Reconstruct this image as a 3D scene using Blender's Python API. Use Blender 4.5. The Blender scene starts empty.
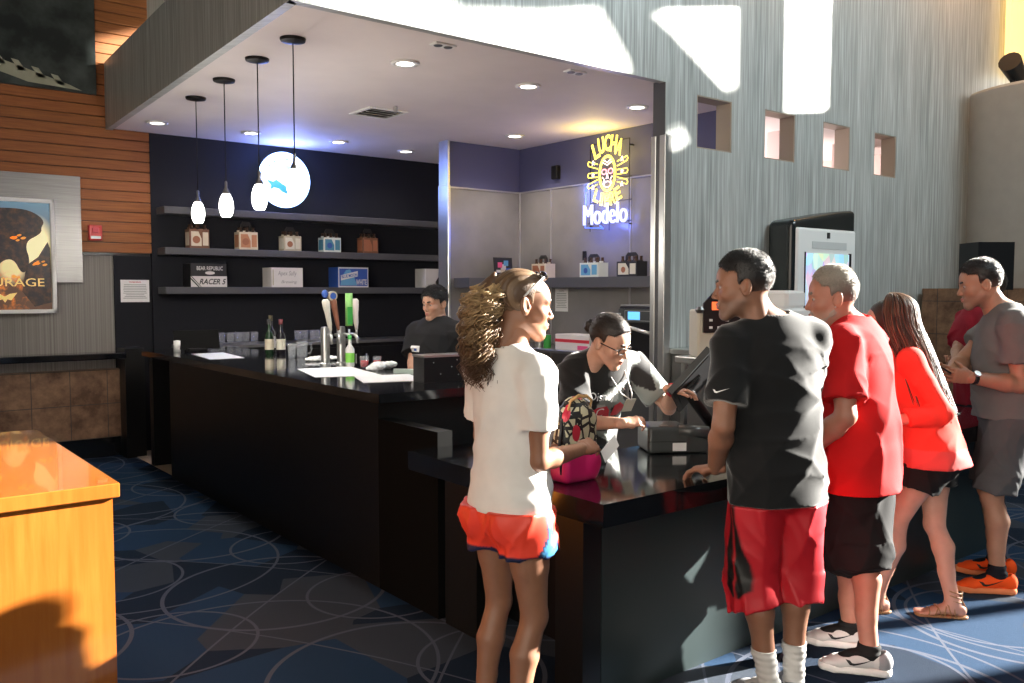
import bpy, math, random
import numpy as np
from mathutils import Vector, Matrix
from mathutils.bvhtree import BVHTree
R_ = math.radians
scene = bpy.context.scene
COL = scene.collection

# ------------------------------------------------------------------ camera, world, sun, exposure
cam_d = bpy.data.cameras.new('camera'); cam = bpy.data.objects.new('camera', cam_d); COL.objects.link(cam)
cam.location = (0, 0, 1.62); cam.rotation_euler = (R_(90 - 3.34), 0, R_(-38.3))
cam_d.sensor_width = 36; cam_d.lens = 874 * 36 / 1024; cam_d.clip_start = .05
scene.camera = cam
vs = scene.view_settings
vs.view_transform = 'Standard'; vs.look = 'None'; vs.gamma = 1; vs.exposure = 0.0
vs.use_curve_mapping = False
try: scene.display_settings.display_device = 'sRGB'
except Exception: pass
world = bpy.data.worlds.new('World'); scene.world = world; world.use_nodes = True
wn = world.node_tree.nodes; wn['Background'].inputs[0].default_value = (.60, .78, 1.0, 1); wn['Background'].inputs[1].default_value = .075
SUN_EL, SUN_ANG = 20.0, -20.3          # elevation; world heading the sun stands at
sd = bpy.data.lights.new('sun', 'SUN'); sd.energy = 52; sd.angle = R_(.6); sd.color = (1, .95, .86)
sun = bpy.data.objects.new('sun', sd); COL.objects.link(sun)
_v = Vector((math.cos(R_(SUN_ANG)) * math.cos(R_(SUN_EL)), math.sin(R_(SUN_ANG)) * math.cos(R_(SUN_EL)), math.sin(R_(SUN_EL))))
sun.rotation_euler = _v.to_track_quat('Z', 'Y').to_euler(); sun.location = (14, -3, 8)
def area(name, loc, rot, sx, sy, power, color):
    l = bpy.data.lights.new(name, 'AREA'); l.shape = 'RECTANGLE'; l.size = sx; l.size_y = sy; l.energy = power; l.color = color
    o = bpy.data.objects.new(name, l); COL.objects.link(o); o.location = loc; o.rotation_euler = rot; return o
def point(name, loc, power, color, r=.05, spot=None, parent=None):
    l = bpy.data.lights.new(name, 'SPOT' if spot else 'POINT'); l.energy = power; l.color = color; l.shadow_soft_size = r
    if spot: l.spot_size = R_(spot); l.spot_blend = .7
    o = bpy.data.objects.new(name, l); COL.objects.link(o); o.location = loc; return o

_wfill = area('wall_fill_light', (8.6, -1.2, 8.4), Vector((2.2, -5.6, 4.6)).to_track_quat('Z', 'Y').to_euler(), 5, 2.5, 200, (.82, .96, 1)); _wfill.data.spread = R_(75)  # unseen fill lamp added to brighten the striped wall; the roof has no opening
# ------------------------------------------------------------------ materials
MATS = {}
def mat(name, c=(.5, .5, .5), rough=.5, metal=0., emit=None, es=0., alpha=None, trans=0., spec=None, bump=0., bscale=200., vary=0., vscale=5., col=False, coat=0., sub=0., ior=None, sheen=0.):
    if name in MATS: return MATS[name]
    m = bpy.data.materials.new(name); m.use_nodes = True; nt = m.node_tree; b = nt.nodes['Principled BSDF']
    b.inputs['Base Color'].default_value = (*c, 1); b.inputs['Roughness'].default_value = rough; b.inputs['Metallic'].default_value = metal
    if spec is not None: b.inputs['Specular IOR Level'].default_value = spec
    if emit: b.inputs['Emission Color'].default_value = (*emit, 1); b.inputs['Emission Strength'].default_value = es
    if trans: b.inputs['Transmission Weight'].default_value = trans
    if ior: b.inputs['IOR'].default_value = ior
    if sheen: b.inputs['Sheen Weight'].default_value = sheen; b.inputs['Sheen Roughness'].default_value = .4
    if coat: b.inputs['Coat Weight'].default_value = coat; b.inputs['Coat Roughness'].default_value = .08
    if sub: b.inputs['Subsurface Weight'].default_value = sub; b.inputs['Subsurface Radius'].default_value = (.02, .008, .004)
    if alpha is not None: b.inputs['Alpha'].default_value = alpha
    tc = nt.nodes.new('ShaderNodeTexCoord')
    src = None
    if col:
        at = nt.nodes.new('ShaderNodeAttribute'); at.attribute_name = 'Col'; src = at.outputs['Color']
    if vary:
        n = nt.nodes.new('ShaderNodeTexNoise'); n.inputs['Scale'].default_value = vscale; n.inputs['Detail'].default_value = 4
        nt.links.new(tc.outputs['Object'], n.inputs['Vector'])
        mr = nt.nodes.new('ShaderNodeMapRange'); mr.inputs[1].default_value = .3; mr.inputs[2].default_value = .7; mr.inputs[3].default_value = 1 - vary; mr.inputs[4].default_value = 1 + vary
        nt.links.new(n.outputs[0], mr.inputs[0])
        vm = nt.nodes.new('ShaderNodeVectorMath'); vm.operation = 'SCALE'; nt.links.new(mr.outputs[0], vm.inputs['Scale'])
        if src: nt.links.new(src, vm.inputs[0])
        else: vm.inputs[0].default_value = c
        src = vm.outputs[0]
    if src: nt.links.new(src, b.inputs['Base Color'])
    if bump:
        n = nt.nodes.new('ShaderNodeTexNoise'); n.inputs['Scale'].default_value = bscale; n.inputs['Detail'].default_value = 3
        nt.links.new(tc.outputs['Object'], n.inputs['Vector'])
        bp = nt.nodes.new('ShaderNodeBump'); bp.inputs['Strength'].default_value = bump; bp.inputs['Distance'].default_value = .004
        nt.links.new(n.outputs[0], bp.inputs['Height']); nt.links.new(bp.outputs[0], b.inputs['Normal'])
    MATS[name] = m; return m
class NT:
    """small node helper"""
    def __init__(s, name, rough=.5):
        s.m = bpy.data.materials.new(name); s.m.use_nodes = True; s.nt = s.m.node_tree; s.b = s.nt.nodes['Principled BSDF']
        s.b.inputs['Roughness'].default_value = rough; MATS[name] = s.m
        s.tc = s.nt.nodes.new('ShaderNodeTexCoord').outputs['Object']
    def n(s, t, **kw):
        nd = s.nt.nodes.new(t)
        for k, v in kw.items(): setattr(nd, k, v)
        return nd
    def set(s, sock, v):
        if isinstance(v, bpy.types.NodeSocket): s.nt.links.new(v, sock)
        else: sock.default_value = v
    def math(s, op, a, b=None, c=None):
        nd = s.n('ShaderNodeMath', operation=op); s.set(nd.inputs[0], a)
        if b is not None: s.set(nd.inputs[1], b)
        if c is not None: s.set(nd.inputs[2], c)
        return nd.outputs[0]
    def vmath(s, op, a, b=None, sc=None):
        nd = s.n('ShaderNodeVectorMath', operation=op); s.set(nd.inputs[0], a)
        if b is not None: s.set(nd.inputs[1], b)
        if sc is not None: s.set(nd.inputs['Scale'], sc)
        return nd
    def xyz(s, v): 
        nd = s.n('ShaderNodeSeparateXYZ'); s.set(nd.inputs[0], v); return nd.outputs
    def mix(s, f, a, b, bt='MIX'):
        nd = s.n('ShaderNodeMix', data_type='RGBA', blend_type=bt); s.set(nd.inputs[0], f)
        s.set(nd.inputs[6], a if isinstance(a, bpy.types.NodeSocket) else (*a, 1)); s.set(nd.inputs[7], b if isinstance(b, bpy.types.NodeSocket) else (*b, 1)); return nd.outputs[2]
    def noise(s, v, scale, detail=3, rough=.5):
        nd = s.n('ShaderNodeTexNoise'); s.set(nd.inputs['Vector'], v); nd.inputs['Scale'].default_value = scale; nd.inputs['Detail'].default_value = detail; nd.inputs['Roughness'].default_value = rough; return nd.outputs[0]
    def ramp(s, f, a0, a1, b0=0., b1=1.):
        nd = s.n('ShaderNodeMapRange'); s.set(nd.inputs[0], f)
        for i, v in enumerate((a0, a1, b0, b1)): nd.inputs[i + 1].default_value = v
        return nd.outputs[0]
    def scale(s, v, vec):
        return s.vmath('MULTIPLY', v, vec).outputs[0]
    def bump(s, h, st, d=.01):
        bp = s.n('ShaderNodeBump'); bp.inputs['Strength'].default_value = st; bp.inputs['Distance'].default_value = d; s.set(bp.inputs['Height'], h); s.set(s.b.inputs['Normal'], bp.outputs[0])

# ------------------------------------------------------------------ mesh helpers
class MB:
    def __init__(s): s.v = []; s.f = []; s.mi = []
    def add(s, vs, fs, mi=0):
        o = len(s.v); s.v += [tuple(v) for v in vs]; s.f += [tuple(i + o for i in f) for f in fs]; s.mi += [mi] * len(fs); return s
    def box(s, lo, hi, mi=0, bev=0.):
        x0, y0, z0 = lo; x1, y1, z1 = hi
        if bev <= 0:
            return s.add([(x0, y0, z0), (x1, y0, z0), (x1, y1, z0), (x0, y1, z0), (x0, y0, z1), (x1, y0, z1), (x1, y1, z1), (x0, y1, z1)],
                  [(3, 2, 1, 0), (4, 5, 6, 7), (0, 1, 5, 4), (1, 2, 6, 5), (2, 3, 7, 6), (3, 0, 4, 7)], mi)
        b = min(bev, (x1 - x0) / 2.01, (y1 - y0) / 2.01, (z1 - z0) / 2.01)
        def ring(z, i): return [(x0 + b + i, y0 + i, z), (x1 - b - i, y0 + i, z), (x1 - i, y0 + b + i, z), (x1 - i, y1 - b - i, z), (x1 - b - i, y1 - i, z), (x0 + b + i, y1 - i, z), (x0 + i, y1 - b - i, z), (x0 + i, y0 + b + i, z)]
        rs = [ring(z0, b * .6), ring(z0 + b, 0), ring(z1 - b, 0), ring(z1, b * .6)]
        vs = sum(rs, []); fs = [tuple(range(7, -1, -1)), tuple(range(24, 32))]
        for k in range(3):
            for i in range(8): j = (i + 1) % 8; fs.append((k * 8 + i, k * 8 + j, k * 8 + 8 + j, k * 8 + 8 + i))
        return s.add(vs, fs, mi)
    def obox(s, c, ax, ay, az, mi=0):
        """oriented box: centre and half axes"""
        c, ax, ay, az = map(Vector, (c, ax, ay, az))
        vs = [c + i * ax + j * ay + k * az for k in (-1, 1) for i, j in ((-1, -1), (1, -1), (1, 1), (-1, 1))]
        return s.add(vs, [(3, 2, 1, 0), (4, 5, 6, 7), (0, 1, 5, 4), (1, 2, 6, 5), (2, 3, 7, 6), (3, 0, 4, 7)], mi)
    def prism(s, pts, axis, a, b, mi=0):
        """polygon (2D pts) extruded along axis 0/1/2 from a to b"""
        def put(p, t):
            q = list(p); q.insert(axis, t); return q
        n = len(pts); vs = [put(p, a) for p in pts] + [put(p, b) for p in pts]
        fs = [tuple(range(n - 1, -1, -1)), tuple(range(n, 2 * n))] + [(i, (i + 1) % n, n + (i + 1) % n, n + i) for i in range(n)]
        if axis == 1: fs = [tuple(reversed(f)) for f in fs]
        return s.add(vs, fs, mi)
    def lathe(s, c, prof, n=20, mi=0, closed=True):
        """prof: list of (r,z) bottom->top round the z axis at c"""
        vs = []; fs = []
        for r, z in prof:
            for i in range(n): a = 2 * math.pi * i / n; vs.append((c[0] + r * math.cos(a), c[1] + r * math.sin(a), c[2] + z))
        for k in range(len(prof) - 1):
            for i in range(n): j = (i + 1) % n; fs.append((k * n + i, k * n + j, (k + 1) * n + j, (k + 1) * n + i))
        if closed: fs.append(tuple(range(n - 1, -1, -1))); m = (len(prof) - 1) * n; fs.append(tuple(range(m, m + n)))
        return s.add(vs, fs, mi)
    def tube(s, pts, r, n=8, mi=0, cap=True):
        pts = [Vector(p) for p in pts]; rs = r if isinstance(r, (list, tuple)) else [r] * len(pts); vs = []; fs = []
        t0 = (pts[1] - pts[0]).normalized(); up = Vector((0, 0, 1)) if abs(t0.z) < .9 else Vector((1, 0, 0)); u = t0.cross(up).normalized()
        for i, p in enumerate(pts):
            t = (pts[min(i + 1, len(pts) - 1)] - pts[max(i - 1, 0)])
            if t.length < 1e-9: t = t0
            t.normalize(); u = (u - t * u.dot(t))
            if u.length < 1e-6: u = t.orthogonal()
            u.normalize(); w = t.cross(u)
            for k in range(n): a = 2 * math.pi * k / n; vs.append(p + (u * math.cos(a) + w * math.sin(a)) * rs[i])
        for i in range(len(pts) - 1):
            for k in range(n): j = (k + 1) % n; fs.append((i * n + k, i * n + j, (i + 1) * n + j, (i + 1) * n + k))
        if cap: fs.append(tuple(range(n - 1, -1, -1))); m = (len(pts) - 1) * n; fs.append(tuple(range(m, m + n)))
        return s.add(vs, fs, mi)
    def ell(s, c, r, n=14, mi=0):
        vs = []; fs = []; m = n // 2 + 1
        for i in range(m + 1):
            t = math.pi * i / m
            for k in range(n): a = 2 * math.pi * k / n; vs.append((c[0] + r[0] * math.sin(t) * math.cos(a), c[1] + r[1] * math.sin(t) * math.sin(a), c[2] - r[2] * math.cos(t)))
        for i in range(m):
            for k in range(n): j = (k + 1) % n; fs.append((i * n + k, i * n + j, (i + 1) * n + j, (i + 1) * n + k))
        return s.add(vs, fs, mi)
    def xf(s, M):
        s.v = [tuple(M @ Vector(v)) for v in s.v]; return s
    def build(s, name, mats, parent=None, smooth=False, org=None):
        me = bpy.data.meshes.new(name); o = Vector(org) if org is not None else Vector((0, 0, 0))
        me.from_pydata([tuple(Vector(v) - o) for v in s.v] if org is not None else s.v, [], s.f)
        for m in (mats if isinstance(mats, (list, tuple)) else [mats]): me.materials.append(MATS[m] if isinstance(m, str) else m)
        if len(me.materials) > 1: me.polygons.foreach_set('material_index', s.mi)
        if smooth: me.polygons.foreach_set('use_smooth', [True] * len(me.polygons))
        me.update()
        if smooth == 'auto':
            try: me.set_sharp_from_angle(angle=R_(35))
            except Exception: pass
        ob = bpy.data.objects.new(name, me); COL.objects.link(ob); ob.location = o
        if parent: ob.parent = parent
        return ob
def empty(name, loc, label, cat, group=None, rz=0):
    o = bpy.data.objects.new(name, None); COL.objects.link(o); o.location = loc; o.rotation_euler = (0, 0, rz); o.empty_display_size = .1
    o['label'] = label; o['category'] = cat
    if group: o['group'] = group
    return o
def tag(o, label, cat, group=None, kind=None):
    if label: o['label'] = label; o['category'] = cat
    if group: o['group'] = group
    if kind: o['kind'] = kind
    return o
def struct(o): o['kind'] = 'structure'; return o
def copy_thing(root, loc, label=None, rz=None):
    r = root.copy(); COL.objects.link(r); r.location = loc
    if rz is not None: r.rotation_euler = (0, 0, rz)
    if label: r['label'] = label
    for ch in list(root.children):
        c = ch.copy(); COL.objects.link(c); c.parent = r
        for g in list(ch.children):
            d = g.copy(); COL.objects.link(d); d.parent = c
    return r
def text_data(body, size, depth=0., tube=0., bold=0., shear=0., align='CENTER', res=3, sx=1.):
    """verts/faces of lettering lying in local XY, centred"""
    cu = bpy.data.curves.new('t', 'FONT'); cu.body = body; cu.size = size; cu.align_x = align; cu.align_y = 'CENTER'; cu.resolution_u = res; cu.shear = shear
    cu.offset = bold; cu.extrude = depth
    if tube: cu.fill_mode = 'NONE'; cu.bevel_depth = tube; cu.bevel_resolution = 1
    ob = bpy.data.objects.new('t', cu); COL.objects.link(ob)
    dg = bpy.context.evaluated_depsgraph_get(); dg.update(); me = bpy.data.meshes.new_from_object(ob.evaluated_get(dg))
    vs = [Vector((v.co.x * sx, v.co.y, v.co.z)) for v in me.vertices]; fs = [tuple(p.vertices) for p in me.polygons]
    bpy.data.objects.remove(ob); bpy.data.curves.remove(cu); bpy.data.meshes.remove(me)
    return vs, fs
def frame(c, right, up):
    right = Vector(right).normalized(); up = Vector(up).normalized(); n = right.cross(up)
    M = Matrix((right, up, n)).transposed().to_4x4(); M.translation = Vector(c); return M
def add_text(mb, body, size, c, right, up, mi=0, **kw):
    vs, fs = text_data(body, size, **kw); M = frame(c, right, up)
    mb.add([M @ v for v in vs], fs, mi)
def text_on(mb, body, w, h, c, right, up, mi=0, **kw):
    """lettering scaled to fit a w x h box"""
    vs, fs = text_data(body, 1.0, **kw)
    if not vs: return
    xs = [v.x for v in vs]; ys = [v.y for v in vs]; W = max(xs) - min(xs); Hh = max(ys) - min(ys); cx = (max(xs) + min(xs)) / 2; cy = (max(ys) + min(ys)) / 2
    M = frame(c, right, up); mb.add([M @ Vector(((v.x - cx) * w / W, (v.y - cy) * h / Hh, v.z)) for v in vs], fs, mi)
# ------------------------------------------------------------------ signed distance modelling
F32 = np.float32
def nrm(v): v = np.asarray(v, float); return v / (np.linalg.norm(v) + 1e-12)
class SDF:
    def __init__(s, lo, hi, h):
        s.lo = np.array(lo, float); s.n = np.maximum(np.ceil((np.array(hi) - s.lo) / h).astype(int) + 1, 4); s.h = h
        s.ax = [s.lo[i] + h * np.arange(s.n[i]) for i in range(3)]; s.f = np.full(tuple(s.n), 1., F32)
    def sub(s, lo, hi):
        i0 = np.clip(np.floor((np.array(lo) - s.lo) / s.h).astype(int) - 1, 0, s.n - 1); i1 = np.clip(np.ceil((np.array(hi) - s.lo) / s.h).astype(int) + 2, 1, s.n)
        sl = tuple(slice(a, max(b, a + 1)) for a, b in zip(i0, i1))
        X = s.ax[0][sl[0]][:, None, None].astype(F32); Y = s.ax[1][sl[1]][None, :, None].astype(F32); Z = s.ax[2][sl[2]][None, None, :].astype(F32)
        return sl, X, Y, Z
    def op(s, pr, k=.0, op='u'):
        fn, lo, hi = pr; m = k + 2.5 * s.h
        sl, X, Y, Z = s.sub(np.array(lo) - m, np.array(hi) + m); g = s.f[sl]; d = fn(X, Y, Z)
        if op == 'u':
            r = np.minimum(g, d)
            if k > 0: h = np.maximum(k - np.abs(g - d), 0) / k; r = r - h * h * k * .25
        elif op == 's':
            d = -d; r = np.maximum(g, d)
            if k > 0: h = np.maximum(k - np.abs(g - d), 0) / k; r = r + h * h * k * .25
        s.f[sl] = r; return s
    def cut(s, p, n, k=0.):
        """keep the side the normal points away from"""
        n = nrm(n); X, Y, Z = s.ax[0][:, None, None], s.ax[1][None, :, None], s.ax[2][None, None, :]
        d = ((X - p[0]) * n[0] + (Y - p[1]) * n[1] + (Z - p[2]) * n[2]).astype(F32)
        if k > 0: h = np.maximum(k - np.abs(s.f - d), 0) / k; s.f = np.maximum(s.f, d) + h * h * k * .25
        else: s.f = np.maximum(s.f, d)
        return s
    def disp(s, fn):
        X, Y, Z = s.ax[0][:, None, None], s.ax[1][None, :, None], s.ax[2][None, None, :]
        s.f = (s.f + fn(X, Y, Z)).astype(F32); return s
    def mesh(s):
        return nets(s.f, s.ax)
def ec(a, b, r0, r1, side=(1, 0, 0), flat=False, capk=1.):
    """elliptic tapered limb a->b; r = (along side, across) half sizes"""
    a = np.asarray(a, float); b = np.asarray(b, float)
    r0 = (r0, r0) if np.isscalar(r0) else r0; r1 = (r1, r1) if np.isscalar(r1) else r1
    L = np.linalg.norm(b - a); t = (b - a) / max(L, 1e-9); sd = np.asarray(side, float); sd = sd - t * sd.dot(t)
    if np.linalg.norm(sd) < 1e-3: sd = np.cross(t, [0, 1, 0])
    sd = nrm(sd); fr = np.cross(t, sd); R = max(max(r0), max(r1))
    def fn(X, Y, Z):
        dx, dy, dz = X - a[0], Y - a[1], Z - a[2]
        al = dx * t[0] + dy * t[1] + dz * t[2]; u = dx * sd[0] + dy * sd[1] + dz * sd[2]; w = dx * fr[0] + dy * fr[1] + dz * fr[2]
        q = np.clip(al / max(L, 1e-9), 0, 1); e = al - q * L
        rx = r0[0] + (r1[0] - r0[0]) * q; ry = r0[1] + (r1[1] - r0[1]) * q
        if flat:
            k0 = np.sqrt((u / rx) ** 2 + (w / ry) ** 2) + 1e-6; k1 = np.sqrt((u / rx ** 2) ** 2 + (w / ry ** 2) ** 2) + 1e-6
            return np.maximum(k0 * (k0 - 1) / k1, np.abs(e)).astype(F32) if False else np.maximum(k0 * (k0 - 1) / k1, np.abs(al - L / 2) - L / 2).astype(F32)
        re = np.minimum(rx, ry) * capk
        k0 = np.sqrt((u / rx) ** 2 + (w / ry) ** 2 + (e / re) ** 2) + 1e-6; k1 = np.sqrt((u / rx ** 2) ** 2 + (w / ry ** 2) ** 2 + (e / re ** 2) ** 2) + 1e-6
        return (k0 * (k0 - 1) / k1).astype(F32)
    return fn, np.minimum(a, b) - R, np.maximum(a, b) + R
def el(c, r, ax=None):
    """ellipsoid; ax = 3x3 rows of its axes"""
    c = np.asarray(c, float); r = np.asarray((r, r, r) if np.isscalar(r) else r, float); A = np.eye(3) if ax is None else np.array([nrm(q) for q in ax])
    def fn(X, Y, Z):
        dx, dy, dz = X - c[0], Y - c[1], Z - c[2]; k0 = 0; k1 = 0
        for i in range(3):
            u = dx * A[i, 0] + dy * A[i, 1] + dz * A[i, 2]; k0 = k0 + (u / r[i]) ** 2; k1 = k1 + (u / r[i] ** 2) ** 2
        k0 = np.sqrt(k0) + 1e-6; k1 = np.sqrt(k1) + 1e-6
        return (k0 * (k0 - 1) / k1).astype(F32)
    m = r.max(); return fn, c - m, c + m
def bx(c, hs, rd=.0, ax=None):
    c = np.asarray(c, float); hs = np.asarray(hs, float) - rd; A = np.eye(3) if ax is None else np.array([nrm(q) for q in ax])
    def fn(X, Y, Z):
        dx, dy, dz = X - c[0], Y - c[1], Z - c[2]; o = 0; mx = None
        for i in range(3):
            q = np.abs(dx * A[i, 0] + dy * A[i, 1] + dz * A[i, 2]) - hs[i]; o = o + np.maximum(q, 0) ** 2; mx = q if mx is None else np.maximum(mx, q)
        return (np.sqrt(o) + np.minimum(mx, 0) - rd).astype(F32)
    m = np.linalg.norm(hs) + rd; return fn, c - m, c + m
def nets(f, ax):
    S = f < 0
    nx, ny, nz = f.shape
    cnt = np.zeros((nx - 1, ny - 1, nz - 1), np.uint8)
    for i in (0, 1):
        for j in (0, 1):
            for k in (0, 1): cnt += S[i:nx - 1 + i, j:ny - 1 + j, k:nz - 1 + k]
    act = (cnt > 0) & (cnt < 8); I, J, K = np.nonzero(act); N = len(I)
    vid = np.full(act.shape, -1, np.int32); vid[I, J, K] = np.arange(N)
    P = np.zeros((N, 3)); C = np.zeros(N)
    for d in range(3):
        for a in (0, 1):
            for b in (0, 1):
                o = [0, 0, 0]; oo = [q for q in range(3) if q != d]; o[oo[0]] = a; o[oo[1]] = b; e = list(o); e[d] = 1
                v0 = f[I + o[0], J + o[1], K + o[2]].astype(float); v1 = f[I + e[0], J + e[1], K + e[2]].astype(float)
                m = (v0 < 0) != (v1 < 0); t = np.where(m, v0 / np.where(m, v0 - v1, 1), 0)
                q = np.stack([I + o[0], J + o[1], K + o[2]], 1).astype(float); q[:, d] += t; P[m] += q[m]; C[m] += 1
    P /= C[:, None]; h = [a[1] - a[0] for a in ax]
    V = np.stack([ax[i][0] + P[:, i] * h[i] for i in range(3)], 1)
    Q = []
    for d in range(3):
        sl0 = [slice(1, -1)] * 3; sl1 = [slice(1, -1)] * 3; sl0[d] = slice(0, -1); sl1[d] = slice(1, None)
        s0 = S[tuple(sl0)]; s1 = S[tuple(sl1)]; ch = np.nonzero(s0 != s1); g = [c.copy() for c in ch]
        for q in range(3):
            if q != d: g[q] += 1
        o1, o2 = [(1, 2), (2, 0), (0, 1)][d]
        def at(a, b):
            z = [c.copy() for c in g]; z[o1] -= a; z[o2] -= b; return vid[tuple(z)]
        q4 = np.stack([at(1, 1), at(0, 1), at(0, 0), at(1, 0)], 1); fl = ~s0[ch]
        q4[fl] = q4[fl][:, ::-1]; Q.append(q4)
    Q = np.concatenate(Q); Q = Q[(Q >= 0).all(1)]
    return V, Q
def mesh_obj(name, V, Q, m, parent=None, cols=None, smooth=True, org=(0, 0, 0)):
    me = bpy.data.meshes.new(name); V = np.asarray(V, float) - np.asarray(org, float)
    me.vertices.add(len(V)); me.vertices.foreach_set('co', V.astype(F32).ravel())
    me.loops.add(len(Q) * 4); me.loops.foreach_set('vertex_index', Q.astype(np.int32).ravel())
    me.polygons.add(len(Q)); me.polygons.foreach_set('loop_start', np.arange(0, len(Q) * 4, 4, dtype=np.int32))
    try: me.polygons.foreach_set('loop_total', np.full(len(Q), 4, np.int32))
    except Exception: pass
    me.polygons.foreach_set('use_smooth', np.ones(len(Q), bool))
    me.materials.append(MATS[m] if isinstance(m, str) else m)
    if cols is not None:
        at = me.color_attributes.new('Col', 'FLOAT_COLOR', 'POINT'); c4 = np.ones((len(V), 4), F32); c4[:, :3] = cols; at.data.foreach_set('color', c4.ravel())
    me.update(calc_edges=True); me.validate()
    ob = bpy.data.objects.new(name, me); COL.objects.link(ob); ob.location = tuple(org)
    if parent: ob.parent = parent; ob.location = tuple(np.asarray(org, float) - np.array(parent.location))
    return ob
def join(parts):
    Vs = []; Qs = []; Cs = []; o = 0
    for V, Q, C in parts:
        Vs.append(V); Qs.append(Q + o); Cs.append(np.broadcast_to(np.asarray(C, float), (len(V), 3))); o += len(V)
    return np.concatenate(Vs), np.concatenate(Qs), np.concatenate(Cs)
# ------------------------------------------------------------------ materials of the place
CZ = 3.18; YW = 4.47; YB = 9.17; XP = 6.15
def m_carpet():
    t = NT('carpet', .95); p = t.tc; x, y, z = t.xyz(p)
    tot = None
    # woven rings of several lattices
    for (s, r, w, ox, oy) in ((1.35, .43, .013, .1, .2), (1.75, .46, .010, .7, .45), (1.1, .35, .010, .4, .8)):
        sh = t.vmath('ADD', t.vmath('SCALE', p, sc=1 / s).outputs[0], (ox, oy, 0)).outputs[0]
        fr = t.vmath('SUBTRACT', t.vmath('FRACTION', sh).outputs[0], (.5, .5, 0)).outputs[0]; a, b, c = t.xyz(fr)
        d = t.math('SQRT', t.math('ADD', t.math('MULTIPLY', a, a), t.math('MULTIPLY', b, b)))
        l = t.math('LESS_THAN', t.math('ABSOLUTE', t.math('SUBTRACT', d, r)), w / s * .8)
        tot = l if tot is None else t.math('MAXIMUM', tot, l)
    # long arcs
    for (cx, cy, s) in ((-3, 1, .9), (9, -4, 1.1)):
        d = t.vmath('DISTANCE', p, (cx, cy, 0)).outputs['Value']; f = t.math('FRACT', t.math('DIVIDE', d, s))
        tot = t.math('MAXIMUM', tot, t.math('LESS_THAN', f, .011))
    vo = t.n('ShaderNodeTexVoronoi'); vo.feature = 'F1'; vo.inputs['Scale'].default_value = 1.9; t.set(vo.inputs['Vector'], p)
    cv = t.xyz(vo.outputs['Color'])[0]
    base = t.mix(t.math('GREATER_THAN', cv, .62), (.010, .021, .038), (.018, .050, .105))
    base = t.mix(t.math('LESS_THAN', cv, .25), base, (.050, .062, .078))
    base = t.mix(tot, base, (.105, .12, .16))
    n = t.noise(p, 420, 2); base = t.mix(t.ramp(n, .35, .65, .0, .45), base, (.012, .02, .05))
    t.set(t.b.inputs['Base Color'], base); t.b.inputs['Specular IOR Level'].default_value = .1; t.bump(t.noise(p, 500, 2), .6, .006)
m_carpet()
def m_striped():
    t = NT('striped_laminate', .42); x, y, z = t.xyz(t.tc)
    def lines(sc, det):
        c = t.n('ShaderNodeCombineXYZ'); t.set(c.inputs[0], t.math('ADD', x, t.math('MULTIPLY', y, 1.0))); t.set(c.inputs[2], t.math('MULTIPLY', z, .02)); return t.noise(c.outputs[0], sc, det)
    a = t.ramp(lines(34, 3), .3, .7); b = t.ramp(lines(110, 2), .4, .62); c = t.ramp(lines(2.2, 2), .3, .7)
    col = t.mix(a, (.29, .315, .31), (.68, .725, .715)); col = t.mix(t.math('MULTIPLY', b, .62), col, (.20, .21, .20)); col = t.mix(t.math('MULTIPLY', c, .3), col, (.58, .58, .555))
    t.set(t.b.inputs['Base Color'], col); t.b.inputs['Metallic'].default_value = .25
m_striped()
def m_slatwood():
    t = NT('slat_wood', .6); x, y, z = t.xyz(t.tc)
    g = t.noise(t.scale(t.tc, (1.2, 1.2, 26)), 3, 4); col = t.mix(t.ramp(g, .3, .7), (.21, .066, .015), (.33, .118, .027))
    pl = t.math('FLOOR', t.math('DIVIDE', t.math('SUBTRACT', z, 1.99), .1)); wn_ = t.n('ShaderNodeTexWhiteNoise'); wn_.noise_dimensions = '1D'; t.set(wn_.inputs['W'], pl)
    col = t.mix(t.math('MULTIPLY', wn_.outputs['Value'], .3), col, (.35, .10, .03))
    t.set(t.b.inputs['Base Color'], col)
m_slatwood()
def m_maple():
    t = NT('maple_veneer', .16); g = t.noise(t.scale(t.tc, (14, 14, .9)), 2.2, 5, .6); col = t.mix(t.ramp(g, .3, .72), (.30, .085, .012), (.38, .13, .022))
    g2 = t.noise(t.tc, 2.5, 2); col = t.mix(t.ramp(g2, .4, .7, 0, .3), col, (.25, .065, .010))
    t.set(t.b.inputs['Base Color'], col); t.b.inputs['Coat Weight'].default_value = .6
m_maple()
def m_tile():
    t = NT('copper_tile', .45); x, y, z = t.xyz(t.tc)
    g = t.noise(t.tc, 6, 6, .7); col = t.mix(t.ramp(g, .35, .68), (.11, .055, .03), (.34, .20, .12))
    u = t.math('FRACT', t.math('DIVIDE', t.math('ADD', x, y), .33)); v = t.math('FRACT', t.math('DIVIDE', t.math('SUBTRACT', z, .19), .33))
    gr = t.math('MAXIMUM', t.math('LESS_THAN', u, .02), t.math('LESS_THAN', v, .02)); col = t.mix(gr, col, (.06, .05, .045))
    t.set(t.b.inputs['Base Color'], col); t.bump(g, .3)
m_tile()
def m_graywall():
    t = NT('gray_wallcover', .6); x, y, z = t.xyz(t.tc); c = t.n('ShaderNodeCombineXYZ'); t.set(c.inputs[0], t.math('ADD', x, y))
    n = t.noise(c.outputs[0], 60, 3); t.set(t.b.inputs['Base Color'], t.mix(t.ramp(n, .35, .65), (.17, .155, .14), (.30, .285, .26)))
m_graywall()
def m_brushed():
    t = NT('brushed_panel', .35); g = t.noise(t.scale(t.tc, (1, 40, 40)), 3, 3); t.set(t.b.inputs['Base Color'], t.mix(t.ramp(g, .3, .7), (.30, .30, .29), (.40, .40, .385))); t.b.inputs['Metallic'].default_value = .3
m_brushed()
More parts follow.
